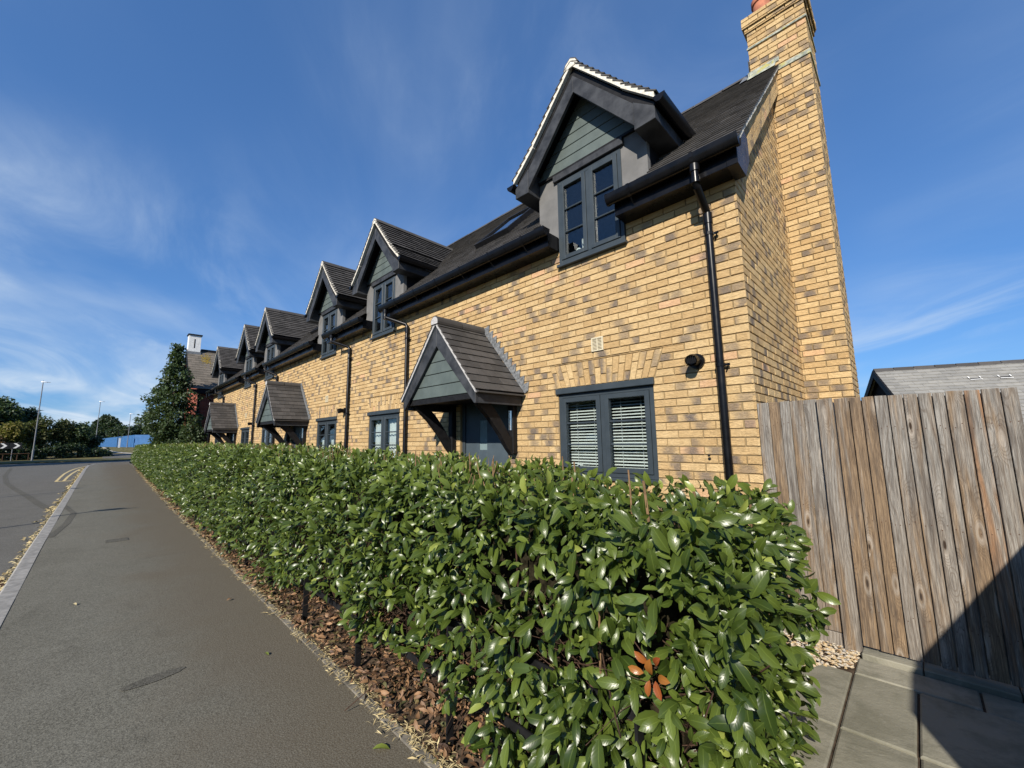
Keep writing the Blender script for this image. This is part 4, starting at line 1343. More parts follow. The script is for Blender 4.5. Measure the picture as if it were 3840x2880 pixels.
def build_ground():
    xs = [60, 20, 10, 0, -10, -30, -60, -76] + list(range(-80, -112, -4)) + [-140, -200, -320, -600, -1500]
    ys = [-900, -200, -60, -20, 0, 20, 60, 200, 900]
    mb = MB()
    vs = [(x, y, terrain(x)) for x in xs for y in ys]
    n = len(ys)
    mb.add(vs, [(i * n + j, i * n + j + 1, (i + 1) * n + j + 1, (i + 1) * n + j) for i in range(len(xs) - 1) for j in range(n - 1)])
    mb.build('ground', M['grass'], kind='structure')
    # carriageway: along the terrace, then the side road across its far end
    rd = MB()
    rd.add([(25, -8.2, -0.1), (25, -0.4, -0.1), (-54, -0.3, -0.1), (-54, -8.2, -0.1)], [(0, 1, 2, 3)])
    rd.add([(-54, -40, -0.1), (-54, 30, -0.1), (-63.5, 30, -0.1), (-63.5, -40, -0.1)], [(0, 1, 2, 3)])
    rd.build('road', M['road'], kind='structure')
    v = MB()
    v.add([(-63.5, -40, 0.0), (-63.5, 30, 0.0), (-72, 30, 0.0), (-72, -40, 0.0), (-63.5, -40, -0.11), (-63.5, 30, -0.11)], [(0, 1, 2, 3), (4, 5, 1, 0)])
    v.build('verge', M['grass'], kind='structure')
    # pale footway climbing away beyond the side road
    fp = [(-88.4, 4.3), (-90.3, 3.08), (-93.2, 2.1), (-97, 1.62), (-103, 1.35), (-112, 1.2)]
    fw = MB()
    a = [(x, y, terrain(x) + 0.05) for x, y in fp]
    b = [(x + 1.3, y - 0.35, terrain(x + 1.3) + 0.05) for x, y in fp]
    c = [(x - 6, y + 3, terrain(x - 6) + 0.03) for x, y in fp]
    fw.add(a + b, [(i, i + 1, 6 + i + 1, 6 + i) for i in range(5)])
    fw.build('footway', M['pale'], kind='structure')
    sr = MB(); sr.add([(-72, 0.8, -0.085), (-72, 30, -0.085), (-88, 30, terrain(-88) + 0.03), (-88, 0.8, terrain(-88) + 0.03), (-80, 30, terrain(-80) + 0.03), (-80, 0.8, terrain(-80) + 0.03)], [(0, 1, 4, 5), (5, 4, 2, 3)])
    sr.build('side_road', M['road'], kind='structure')
    # footpath
    X = [8, 4, 2, 0, -1, -2, -3, -4, -6, -8, -12, -18, -26, -36, -44, -48, -51.5, -53.5, -54.4]
    strip_mesh('footpath', [(x, kerb_y(x)) for x in X], [(x, edge_y(x)) for x in X], 0.0, M['path'])
    e = MB(); 
    for x, x2 in zip(X[:-4], X[1:-3]):
        j = 0.0
        e.add([(x, edge_y(x), -0.05), (x2, edge_y(x2), -0.05), (x2, edge_y(x2), 0.012), (x, edge_y(x), 0.012), (x, edge_y(x) + 0.045, 0.012), (x2, edge_y(x2) + 0.045, 0.012), (x, edge_y(x) + 0.045, -0.05), (x2, edge_y(x2) + 0.045, -0.05)], [(0, 1, 2, 3), (3, 2, 5, 4), (4, 5, 7, 6)])
    e.build('path_edging', M['edging'], kind='structure')
    # kerb stones
    kb = empty('kerb', (-25, -0.5, -0.1)); kb['kind'] = 'structure'
    x = 6.0
    k = 0
    while x > -54.2:
        L_ = 0.914 if x > -46 else 0.6
        x2 = x - (L_ - 0.006)
        y0, y1 = kerb_y(x), kerb_y(x2)
        w = 0.15
        dx, dy = x2 - x, y1 - y0
        l = math.hypot(dx, dy); nx, ny = dy / l, -dx / l
        if ny > 0: nx, ny = -nx, -ny
        s = MB()
        h = 0.004 + random.uniform(-0.002, 0.002)
        p = [(x, y0), (x2, y1), (x2 + nx * w, y1 + ny * w), (x + nx * w, y0 + ny * w)]
        q = [p[0], p[1], (x2 + nx * (w - 0.025), y1 + ny * (w - 0.025)), (x + nx * (w - 0.025), y0 + ny * (w - 0.025))]
        s.add([(a, b, -0.12) for a, b in p] + [(a, b, h - (0.03 if i > 1 else 0)) for i, (a, b) in enumerate(p)] + [(a, b, h) for a, b in q],
              [(0, 1, 5, 4), (1, 2, 6, 5), (2, 3, 7, 6), (3, 0, 4, 7), (4, 5, 9, 8), (5, 6, 10, 9), (6, 7, 11, 10), (7, 4, 8, 11), (8, 9, 10, 11)], random.random())
        s.build('kerb_stone', M['kerb'], kb)
        x = x2 - 0.006; k += 1
    # double yellow lines with their closing bar
    outer = [(-29.4, -1.17), (-33, -1.19), (-37, -1.18), (-41, -1.08), (-44, -0.93), (-47, -0.66), (-49, -0.38)]
    inner = [(-29.2, -0.93), (-33, -0.92), (-37, -0.86), (-41, -0.74), (-44, -0.60), (-46.5, -0.46)]
    for ln in (outer, inner):
        strip_mesh('yellow_line', [(x, y - 0.05) for x, y in ln], [(x, y + 0.05) for x, y in ln], -0.096, M['yellow'])
    strip_mesh('yellow_line', [(-29.0, -1.22), (-29.0, -0.66)], [(-29.35, -1.22), (-29.35, -0.66)], -0.092, M['yellow'])
    # curved dark ribbon laid flat on the carriageway and path, patches in the path
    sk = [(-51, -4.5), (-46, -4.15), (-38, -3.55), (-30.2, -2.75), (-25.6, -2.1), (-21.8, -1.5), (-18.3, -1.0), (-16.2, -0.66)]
    strip_mesh('dark_ribbon', [(x, y - 0.09) for x, y in sk], [(x, y + 0.09) for x, y in sk], -0.0965, M['patch'])
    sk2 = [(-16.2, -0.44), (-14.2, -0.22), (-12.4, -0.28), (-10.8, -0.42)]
    strip_mesh('dark_ribbon', [(x, y - 0.05) for x, y in sk2], [(x, y + 0.05) for x, y in sk2], 0.0035, M['patch'])

    def blob(name, cx, cy_, rx, ry, rot, z, mat, n=22):
        pts = []
        for k in range(n):
            t = 2 * math.pi * k / n
            r = 1 + random.uniform(-0.06, 0.06)
            a, b = rx * math.cos(t) * r, ry * math.sin(t) * r
            pts.append((cx + a * math.cos(rot) - b * math.sin(rot), cy_ + a * math.sin(rot) + b * math.cos(rot), z))
        return MB().add(pts, [tuple(range(n))]).build(name, mat, kind='structure')
    blob('path_patch', -3.81, 0.41, 0.055, 0.165, 0.12, 0.004, M['patch'])
    # gully grating in the gutter of the road
    g = empty('gully_grate', (-8.1, -0.82, -0.1))
    tag(g, 'rusty iron gully grating let into the road beside the kerb', 'drain')
    fr = MB(); x0, x1, y0, y1 = -8.35, -7.9, -1.03, -0.63
    fr.box(x0, x1, y0, y0 + 0.03, -0.12, -0.094); fr.box(x0, x1, y1 - 0.03, y1, -0.12, -0.094); fr.box(x0, x0 + 0.03, y0 + 0.03, y1 - 0.03, -0.12, -0.094); fr.box(x1 - 0.03, x1, y0 + 0.03, y1 - 0.03, -0.12, -0.094)
    fr.add([(x0, y0, -0.0975), (x1, y0, -0.0975), (x1, y1, -0.0975), (x0, y1, -0.0975)], [(0, 1, 2, 3)])
    fr.build('frame', M['iron'], g)
    for k in range(7):
        MB().box(x0 + 0.05 + 0.052 * k, x0 + 0.075 + 0.052 * k, y0 + 0.03, y1 - 0.03, -0.12, -0.092).build('bar', M['iron'], g)
    cv = empty('stopcock_cover', (-9.6, 0.39, 0))
    tag(cv, 'small rectangular iron cover set flush in the middle of the footpath', 'cover')
    fr = MB(); x0, x1, y0, y1 = -9.72, -9.46, 0.25, 0.52
    for a in ((x0, x1, y0, y0 + 0.02), (x0, x1, y1 - 0.02, y1), (x0, x0 + 0.02, y0 + 0.02, y1 - 0.02), (x1 - 0.02, x1, y0 + 0.02, y1 - 0.02)):
        fr.box(*a, -0.01, 0.006)
    fr.build('frame', M['patch'], cv)
    MB().box(x0 + 0.022, x1 - 0.022, y0 + 0.022, y1 - 0.022, -0.01, 0.004).build('lid', M['patch'], cv)
    # planting strip and front gardens
    bed = [(x, edge_y(x) + 0.055) for x in X[2:-3]]
    back = [(x, D + 0.3) for x in X[2:-3]]
    mb = MB(); n = len(bed); mid = [(x, edge_y(x) + 0.6) for x, _ in bed]
    mb.add([(a, b, 0.004) for a, b in bed] + [(a, b, 0.05) for a, b in mid] + [(a, b, 0.02) for a, b in back],
           [(i, i + 1, n + i + 1, n + i) for i in range(n - 1)] + [(n + i, n + i + 1, 2 * n + i + 1, 2 * n + i) for i in range(n - 1)])
    mb.build('planting_bed', M['soil'], kind='structure')
    # patio by the gate
    pv = MB(); pv.add([(-0.95, 1.30, 0.056), (2.2, 1.30, 0.056), (2.2, 3.84, 0.056), (-0.95, 3.84, 0.056)], [(0, 1, 2, 3)])
    patio = pv.build('patio', M['soil'], kind='structure')
    zt = 0.072
    rows = [(1.32, 2.10, [-0.95, -0.45, 0.15, 0.75, 1.4, 2.2]), (2.10, 2.815, [-0.95, -0.447, -0.153, 0.30, 0.95, 1.55, 2.2]),
            (2.815, 3.487, [-0.80, -0.448, -0.155, 0.45, 0.95, 1.6, 2.2]), (3.487, 3.742, [-0.447, 0.10, 0.62, 1.3, 2.2])]
    for y0, y1, xs_ in rows:
        for a, b in zip(xs_, xs_[1:]):
            s = MB(); g_ = 0.006
            dz = [random.uniform(-0.003, 0.003) for _ in range(4)]
            c0 = [(a + g_, y0 + g_), (b - g_, y0 + g_), (b - g_, y1 - g_), (a + g_, y1 - g_)]
            i_ = 0.008
            c1 = [(a + g_ + i_, y0 + g_ + i_), (b - g_ - i_, y0 + g_ + i_), (b - g_ - i_, y1 - g_ - i_), (a + g_ + i_, y1 - g_ - i_)]
            s.add([(p[0], p[1], 0.03) for p in c0] + [(p[0], p[1], zt - 0.006 + d) for p, d in zip(c0, dz)] + [(p[0], p[1], zt + d) for p, d in zip(c1, dz)],
                  [(0, 1, 5, 4), (1, 2, 6, 5), (2, 3, 7, 6), (3, 0, 4, 7), (4, 5, 9, 8), (5, 6, 10, 9), (6, 7, 11, 10), (7, 4, 8, 11), (8, 9, 10, 11)], random.random())
            s.build('paving_slab', M['paving'], patio)
    for a, b in ((-0.425, -0.133), (-0.127, 0.26), (0.266, 0.70), (0.706, 1.2)):
        MB().box(a, b, 3.745, 3.95, 0.05, 0.10 + random.uniform(-0.002, 0.002), random.random()).build('step_stone', M['paving'], patio, bevel=0.006)
    # gravel pocket at the foot of the fence
    gm = MB()
    poly = [(-0.95, 3.45), (-0.66, 3.36), (-0.455, 3.56), (-0.435, 3.80), (-0.45, 3.90), (-0.95, 3.86)]
    def inp(x, y):
        c = False
        for i in range(len(poly)):
            (xa, ya), (xb, yb) = poly[i], poly[(i + 1) % len(poly)]
            if (ya > y) != (yb > y) and x < (xb - xa) * (y - ya) / (yb - ya) + xa: c = not c
        return c
    cnt = 0
    while cnt < 1100:
        x, y = random.uniform(-0.95, -0.43), random.uniform(3.33, 3.9)
        if not inp(x, y): continue
        cnt += 1
        r = random.uniform(0.006, 0.013); rz = r * random.uniform(0.5, 0.8)
        a = random.uniform(0, 3.14); sx = random.uniform(1, 1.6)
        z = 0.062 + random.uniform(0, 0.022)
        vs = []
        for th in (0, 1.05, 2.09, 3.14, 4.19, 5.24):
            px_, py_ = r * sx * math.cos(th), r * math.sin(th)
            vs.append((x + px_ * math.cos(a) - py_ * math.sin(a), y + px_ * math.sin(a) + py_ * math.cos(a), z + random.uniform(-0.002, 0.002)))
        vs += [(x, y, z + rz), (x, y, z - rz)]
        gm.add(vs, [(k, (k + 1) % 6, 6) for k in range(6)] + [((k + 1) % 6, k, 7) for k in range(6)], random.random())
    tag(gm.build('gravel', M['gravel'], smooth=False), 'pocket of buff pea gravel at the foot of the wooden fence', 'gravel', kind='stuff')


build_ground()


# ------------------------------------------------------------------ fence, gate
def board(root, x0, x1, z0, z1, y, t=0.018, name='board', burn=0.0):
    mb = MB()
    tl, tr = z1 + random.uniform(-0.004, 0.004), z1 + random.uniform(-0.004, 0.004)
    mb.add([(x0, y, z0), (x1, y, z0), (x1, y + t, z0), (x0, y + t, z0), (x0, y, tl), (x1, y, tr), (x1, y + t, tr), (x0, y + t, tl)],
           [(0, 1, 5, 4), (1, 2, 6, 5), (2, 3, 7, 6), (3, 0, 4, 7), (4, 5, 6, 7), (0, 3, 2, 1)], random.random(), burn)
    o = mb.build(name, M['wood'], root, bevel=0.0025)
    for zn in ((z0 + 0.24, z0 + 0.85, z0 + 1.48) if name == 'board' else ()):
        for fx in (0.28, 0.72):
            xn = x0 + (x1 - x0) * (fx + random.uniform(-0.05, 0.05)); zz = zn + random.uniform(-0.02, 0.02)
            MB().tube([(xn, y - 0.0012, zz), (xn, y + 0.002, zz)], 0.0032, 6).build('nail', M['iron'], o)
    return o


def build_fence():
    f = empty('wooden_fence', (-0.7, D, 0.05))
    tag(f, 'short fixed fence panel of weathered boards between the brick corner and the gate', 'fence')
    xs = [-0.926, -0.842, -0.766, -0.698, -0.610, -0.522]
    for a, b in zip(xs, xs[1:]): board(f, a + 0.0012, b - 0.0012, 0.165, 1.828, D - 0.002 + random.uniform(-0.002, 0.002))
    b_ = MB(); b_.box(-0.926, -0.45, D - 0.002, D + 0.03, 0.05, 0.160, 0.3)
    b_.build('gravel_board', M['wood'], f, bevel=0.003)
    board(f, -0.520, -0.425, 0.052, 1.826, D - 0.034, 0.02, 'cover_board')
    MB().box(-0.50, -0.425, D - 0.012, D + 0.06, 0.0, 1.80, 0.2).build('post', M['wood'], f)
    for z in (0.35, 1.45): MB().box(-0.92, -0.51, D + 0.02, D + 0.06, z, z + 0.07, 0.4).build('rail', M['wood'], f)
    g = empty('garden_gate', (0.0, D, 0.11))
    tag(g, 'tall weathered boarded gate above a stone step, lower right corner in shade', 'gate')
    xs = [-0.420, -0.331, -0.263, -0.192, -0.124, -0.046, 0.025, 0.092, 0.150, 0.232, 0.303, 0.383, 0.452]
    for a, b in zip(xs, xs[1:]): board(g, a + 0.0028, b - 0.0028, 0.118 + random.uniform(-0.006, 0.006), 1.822, D - 0.022 + random.uniform(-0.003, 0.003), burn=0.85 if abs(a - 0.232) < 0.01 else 0.0)
    for z in (0.3, 0.95, 1.55): MB().box(-0.41, 0.45, D + 0.0, D + 0.03, z, z + 0.09, 0.4).build('ledge', M['wood'], g)
    MB().box(-0.415, 0.448, D - 0.001, D + 0.006, 0.135, 1.80, 0.2).build('gap_backing', M['wood'], g)  # added sheet behind the boards, keeps light out of the gaps
    p = empty('fence_post', (0.5, D, 0))
    tag(p, 'weathered wooden post and board beyond the dark gap at the right end of the gate', 'post')
    board(p, 0.478, 0.57, 0.05, 1.84, D - 0.025)
    MB().box(0.50, 0.60, D + 0.0, D + 0.09, 0.0, 1.86, 0.6).build('upright', M['wood'], p)
    s = empty('side_fence', (0.96, 2.2, 0))
    tag(s, 'boarded side fence running along the patio, whose shadow falls on the gate', 'fence')
    y = 0.55
    while y < 3.75:
        mb = MB(); mb.box(0.96, 0.98, y, min(y + 0.113, 3.80), 0.05, 1.82, random.random())
        mb.build('board', M['wood'], s)
        y += 0.115
    for yy in (0.55, 2.2, 3.7): MB().box(0.98, 1.06, yy, yy + 0.08, 0.0, 1.80, 0.5).build('post', M['wood'], s)
    # rest of the boundary beyond the gate post, out to the side fence
    return


build_fence()


# ------------------------------------------------------------------ leaves
def leaves(P, T, Nn, L, Wd, droop, rows):
    """arrays: base point, direction, normal, length, width -> verts (n,rows*3,3), faces, luv"""
    n = len(P)
    T = T / np.linalg.norm(T, axis=1, keepdims=True)
    Nn = Nn - (Nn * T).sum(1, keepdims=True) * T
    Nn = Nn / (np.linalg.norm(Nn, axis=1, keepdims=True) + 1e-9)
    B = np.cross(T, Nn)
    us = np.linspace(0, 1, rows)
    if rows == 5: us = np.array([0, 0.22, 0.5, 0.8, 1.0])
    prof = {3: [0.10, 1.0, 0.06], 4: [0.08, 0.86, 0.92, 0.05], 5: [0.06, 0.74, 1.0, 0.78, 0.07]}[rows]
    V = np.zeros((n, rows, 3, 3)); LUV = np.zeros((n, rows, 3, 3))
    for r, u in enumerate(us):
        c = P + T * (L * u)[:, None] + Nn * (L * (0.10 * math.sin(u * math.pi)) - droop * L * u * u)[:, None]
        w = Wd * 0.5 * prof[r]
        for k, sgn in enumerate((-1, 0, 1)):
            V[:, r, k] = c + B * (w * sgn)[:, None] + Nn * (w * 0.30 * abs(sgn))[:, None]
            LUV[:, r, k, 0] = u; LUV[:, r, k, 1] = sgn
    base = (np.arange(n) * rows * 3)[:, None]
    q = []
    for r in range(rows - 1):
        for k in range(2):
            q.append([r * 3 + k, r * 3 + k + 1, (r + 1) * 3 + k + 1, (r + 1) * 3 + k])
    q = np.array(q)
    F = (base[:, :, None] + q[None]).reshape(-1, 4)
    return V.reshape(-1, 3), F, LUV.reshape(-1, 3)


def unit(v): return v / (np.linalg.norm(v, axis=-1, keepdims=True) + 1e-9)


def hedge_top(x):
    return float(np.interp(-x, [0.3, 0.6, 1.0, 2.0, 3.5, 7, 14, 27, 47], [1.17, 1.22, 1.285, 1.345, 1.40, 1.475, 1.52, 1.55, 1.56]))


HB = 2.42                     # rear face of the hedge near the camera


def hedge_back(x): return float(np.interp(-x, [0, 8, 18, 47], [2.55, 2.5, 2.6, 3.2]))


def shoots(x0, x1, dens, zlow, end=False):
    """shoot tips spread over the hedge's faces: points and outward axes"""
    P, A = [], []
    L_ = x0 - x1
    n_front = int(L_ * 1.35 * dens); n_top = int(L_ * 1.1 * dens * 0.95)
    x = rng.uniform(x1, x0, n_front); v = rng.uniform(0, 1, n_front)
    for xi, vi in zip(x, v):
        top = hedge_top(xi)
        zl = zlow if xi > -1.5 else zlow + min(0.20, (-1.5 - xi) * 0.35) + 0.07 * math.sin(xi * 2.9) - (0.14 if xi < -4.6 else 0) + (0.08 if -4 < xi < -1.6 else 0)
        z = zl + (top - zl) * vi
        lump = 0.05 * math.sin(xi * 3.1 + 1.3) * math.sin(z * 5 + xi) + 0.035 * math.sin(xi * 7.7)
        lump += 0.035 * math.sin(xi * 13.1 + z * 9.0) * math.sin(z * 17.0 - xi * 5.0)
        bulge = 0.16 * math.sin(math.pi * min(1, max(0, (z - 0.1) / 1.35)))
        y = edge_y(xi) + 0.20 - bulge + lump - (0.12 if xi < -1.3 else 0.0) * max(0, 1 - max(0, z - 0.3) / 0.8)
        if z > top - 0.15: y += (z - top + 0.15) * 0.7
        depth = abs(rng.normal(0, 0.10))
        # thin patches low on the front
        if z < 0.60 and xi < -1.6 and rng.random() < (0.30 if xi > -4.6 else 0.08) + 0.22 * math.sin(xi * 2.3): continue
        P.append((xi, y + depth, z)); A.append((rng.normal(0, 0.4), -1, rng.normal(0.30, 0.4)))
    x = rng.uniform(x1, x0, n_top); y = rng.uniform(0, 1, n_top)
    for xi, yi in zip(x, y):
        ya, yb = edge_y(xi) + 0.12, hedge_back(xi)
        t = hedge_top(xi) + 0.03 * math.sin(xi * 5 + yi * 6) - 0.06 * (1 - yi)
        P.append((xi, ya + (yb - ya) * yi, t - abs(rng.normal(0, 0.05)))); A.append((rng.normal(0, 0.55), rng.normal(-0.35, 0.5), 1))
    if end:
        n = int(1.25 * 1.3 * dens)
        y = rng.uniform(1.42, 2.55, n); z = rng.uniform(0.10, 1.3, n)
        for yi, zi in zip(y, z):
            xo = -0.47 - 0.14 * max(0, (1.9 - yi)) ** 2 - 0.20 * max(0, zi - 1.05) - 0.06 * max(0, 0.5 - zi) + 0.04 * math.sin(zi * 6 + yi * 4)
            P.append((xo - abs(rng.normal(0, 0.075)), yi, min(zi, 1.28))); A.append((1, rng.normal(-0.35, 0.45), rng.normal(0.35, 0.4)))
    return np.array(P), unit(np.array(A))


def hedge_leaves(P, A, m, size, rows):
    n = len(P)
    ref = np.where(np.abs(A[:, 2:3]) < 0.85, np.array([[0, 0, 1.0]]), np.array([[1.0, 0, 0]]))
    U = unit(np.cross(A, ref)); V = np.cross(A, U)
    out = [[], [], [], [], []]
    for k in range(m):
        ph = 2.4 * k + rng.uniform(0, 6.28, n)
        th = np.radians(np.clip(35 + 62 * k / m + rng.normal(0, 20, n), 8, 115))
        rad = U * np.cos(ph)[:, None] + V * np.sin(ph)[:, None]
        T = A * np.cos(th)[:, None] + rad * np.sin(th)[:, None]
        T[:, 2] -= np.where(A[:, 2] > 0.75, rng.uniform(-0.5, 0.45, n), rng.uniform(-0.25, 0.85, n))
        T = unit(T)
        Nn = A + np.array([0.30, -0.60, 0.50]) + rng.normal(0, 0.42, (n, 3))
        L_ = size * np.clip(rng.lognormal(-0.05, 0.28, n), 0.4, 1.5)
        pos = P - A * (0.022 * k) + rng.normal(0, 0.012, (n, 3))
        out[0].append(pos + T * 0.008); out[1].append(T); out[2].append(Nn); out[3].append(L_); out[4].append(L_ * rng.uniform(0.36, 0.47, n))
    return [np.concatenate(o) for o in out]


def build_hedge():
    h = empty('hedge', (-22, 2.0, 0))
    tag(h, 'long clipped evergreen hedge with glossy leaves between the footpath and the cottages', 'hedge')
    # solid dark core: dense twigs, with the inner shade put into its colour
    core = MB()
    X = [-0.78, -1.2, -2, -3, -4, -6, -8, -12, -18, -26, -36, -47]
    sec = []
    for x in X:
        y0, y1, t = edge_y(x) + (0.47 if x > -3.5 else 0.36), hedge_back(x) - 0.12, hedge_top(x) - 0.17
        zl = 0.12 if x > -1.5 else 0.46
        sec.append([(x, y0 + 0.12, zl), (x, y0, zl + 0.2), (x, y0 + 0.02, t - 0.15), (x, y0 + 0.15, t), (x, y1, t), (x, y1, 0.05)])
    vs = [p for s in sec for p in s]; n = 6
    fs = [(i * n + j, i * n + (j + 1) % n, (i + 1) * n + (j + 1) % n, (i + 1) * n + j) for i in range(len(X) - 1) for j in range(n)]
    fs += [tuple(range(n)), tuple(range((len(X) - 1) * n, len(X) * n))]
    core.add(vs, fs).build('twig_shade_core', M['core'], h, kind='stuff')
    zones = [(-0.42, -3.2, 215, 6, 0.069, 5, True), (-3.2, -8.0, 180, 6, 0.071, 4, False), (-8.0, -20.0, 120, 6, 0.084, 3, False), (-20.0, -47.2, 62, 6, 0.105, 3, False)]
    for zi, (x0, x1, dens, m, size, rows, end) in enumerate(zones):
        P, A = shoots(x0, x1, dens, 0.10, end)
        p, t, nn, l, w = hedge_leaves(P, A, m, size, rows)
        tint = np.clip(rng.beta(1.6, 2.6, len(p)) + 0.18 * (p[:, 2] > 1.25), 0, 0.95)  # top leaves lighter: younger growth, with top light put into the tint
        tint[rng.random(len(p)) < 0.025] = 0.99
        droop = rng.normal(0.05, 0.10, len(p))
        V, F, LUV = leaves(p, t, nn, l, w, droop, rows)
        nvl = rows * 3; nq = (rows - 1) * 2
        own = np.zeros(len(p), bool)
        if zi == 0:
            # the 300 leaves that show largest are leaves of their own
            cen = V.reshape(-1, nvl, 3).mean(1)
            v = cen - np.array([0, 0, H]); d = v @ np.array(fwd)
            sx = W_PX / 2 + F_PX * (v @ np.array(rt)) / d; sy = H_PX / 2 - F_PX * (v @ np.array(up)) / d
            q = V.reshape(-1, nvl, 3)
            b = np.cross(q[:, 3 * (rows // 2), :] - q[:, 3 * (rows // 2) + 2, :], q[:, 1] - q[:, -2])
            facing = np.abs((unit(b) * unit(v)).sum(1))
            score = l * w * facing / d ** 2
            infr = (sx > 40) & (sx < W_PX - 40) & (sy > 40) & (sy < H_PX - 20)
            outm = (cen[:, 1] < np.array([edge_y(c) for c in cen[:, 0]]) + 0.125) | (cen[:, 0] > -0.44)
            score = np.where(infr & outm, score, 0)
            own[np.argsort(-score)[:300]] = True
            Vq = V.reshape(-1, nvl, 3); Lq = LUV.reshape(-1, nvl, 3)
            f1 = F[:nq]
            for i in np.nonzero(own)[0]:
                np_mesh('leaf', Vq[i], f1, M['leaf'], None, np.full(nvl, tint[i]), Lq[i])
                set_parent(bpy.data.objects[LAST[0]], h)
        keepm = ~own
        Vq = V.reshape(-1, nvl, 3)[keepm].reshape(-1, 3); Lq = LUV.reshape(-1, nvl, 3)[keepm].reshape(-1, 3)
        nk = keepm.sum()
        Fk = F[: nk * nq]
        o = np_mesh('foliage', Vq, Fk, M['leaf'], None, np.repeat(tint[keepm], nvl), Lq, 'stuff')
        set_parent(o, h)
    # cut stems standing out of the top, bare twigs inside
    big = [(-0.80, 1.60, 1.14, 0.24, 0.0065), (-0.66, 1.70, 1.14, 0.20, 0.0065), (-0.71, 1.66, 1.10, 0.15, 0.005), (-1.18, 1.62, 1.22, 0.15, 0.006), (-0.95, 1.42, 0.80, 0.12, 0.005), (-0.55, 1.72, 0.78, 0.13, 0.005),
           (-1.9, 1.75, 1.31, 0.13, 0.005), (-2.3, 1.9, 1.34, 0.12, 0.005), (-0.58, 2.1, 1.12, 0.16, 0.006), (-1.45, 2.0, 1.28, 0.14, 0.005), (-1.02, 1.85, 1.24, 0.16, 0.005), (-1.7, 2.2, 1.32, 0.12, 0.005), (-2.7, 1.7, 1.36, 0.12, 0.005)]
    for x, y, z, l, r in big:
        s = MB(); dx, dy = random.uniform(-0.12, 0.12), random.uniform(-0.2, 0.05)
        s.tube([(x, y, z - 0.15), (x + dx * l * 0.5, y + dy * l * 0.5, z + l * 0.4), (x + dx * l, y + dy * l, z + l)], r, 7, r1=r * 0.85)
        s.build('cut_stem', M['stem'], h)
    st = MB()
    for k in range(900):
        x = -1.8 - (random.random() ** 1.1) * 26
        yi = random.random() ** 0.7
        y = edge_y(x) + 0.2 + (hedge_back(x) - edge_y(x) - 0.2) * yi
        z = hedge_top(x) - 0.08
        l = random.uniform(0.02, 0.15)
        dx, dy = random.gauss(0, 0.04), random.gauss(0, 0.035)
        st.tube([(x, y, z - 0.08), (x + dx, y + dy, z + l)], random.uniform(0.0018, 0.0038) * (1 + max(0, -x - 6) * 0.04), 4, caps=False)
    st.build('cut_stems', M['stem'], h, kind='stuff')
    tw = MB()
    for k in range(1500):
        x = -0.62 - random.random() ** 1.3 * 8.2
        y = edge_y(x) + random.uniform(0.16, 0.55); z = random.uniform(0.05, 0.75)
        d = Vector((random.gauss(0, 1), random.gauss(-0.3, 0.7), random.gauss(0.35, 0.6))).normalized() * random.uniform(0.10, 0.3)
        mid = Vector((x, y, z)) + d * 0.5 + Vector((random.gauss(0, 0.02), random.gauss(0, 0.02), random.gauss(0, 0.02)))
        tw.tube([(x, y, z), mid, Vector((x, y, z)) + d], random.uniform(0.0012, 0.0035), 4, caps=False)
    for k in range(60):
        x = -0.7 - random.random() * 9
        y = edge_y(x) + random.uniform(0.35, 0.7)
        tw.tube([(x, y, 0.0), (x + random.gauss(0, 0.08), y + random.gauss(0, 0.08), 0.5), (x + random.gauss(0, 0.15), y - 0.1, 1.0)], random.uniform(0.003, 0.007), 6, caps=False)
    tw.build('twigs', M['twig'], h, kind='stuff')
    # the tuft of red young leaves
    c = np.array([-0.70, 1.335, 0.80])
    for (dx, dz, l, an) in ((-0.02, 0.04, 0.05, 2.4), (0.03, 0.05, 0.045, 0.9), (0.0, -0.02, 0.06, 1.4), (-0.05, -0.03, 0.05, 2.9), (0.05, -0.02, 0.05, 0.2), (-0.01, -0.06, 0.045, -1.6), (0.03, -0.05, 0.05, -1.0)):
        V, F, LUV = leaves(np.array([c + (dx * 0.5, 0, dz * 0.5)]), np.array([[math.cos(an), -0.45, math.sin(an)]]), np.array([[0, -1, 0.4]]), np.array([l]), np.array([l * 0.5]), np.array([0.1]), 5)
        o = np_mesh('young_leaf', V, F, M['redleaf'], None, np.full(len(V), random.random()), LUV); set_parent(o, h)
    return h


LAST = ['']
_np_mesh = np_mesh


def np_mesh(*a, **k):
    o = _np_mesh(*a, **k)
    LAST[0] = o.name
    return o


hedge = build_hedge()


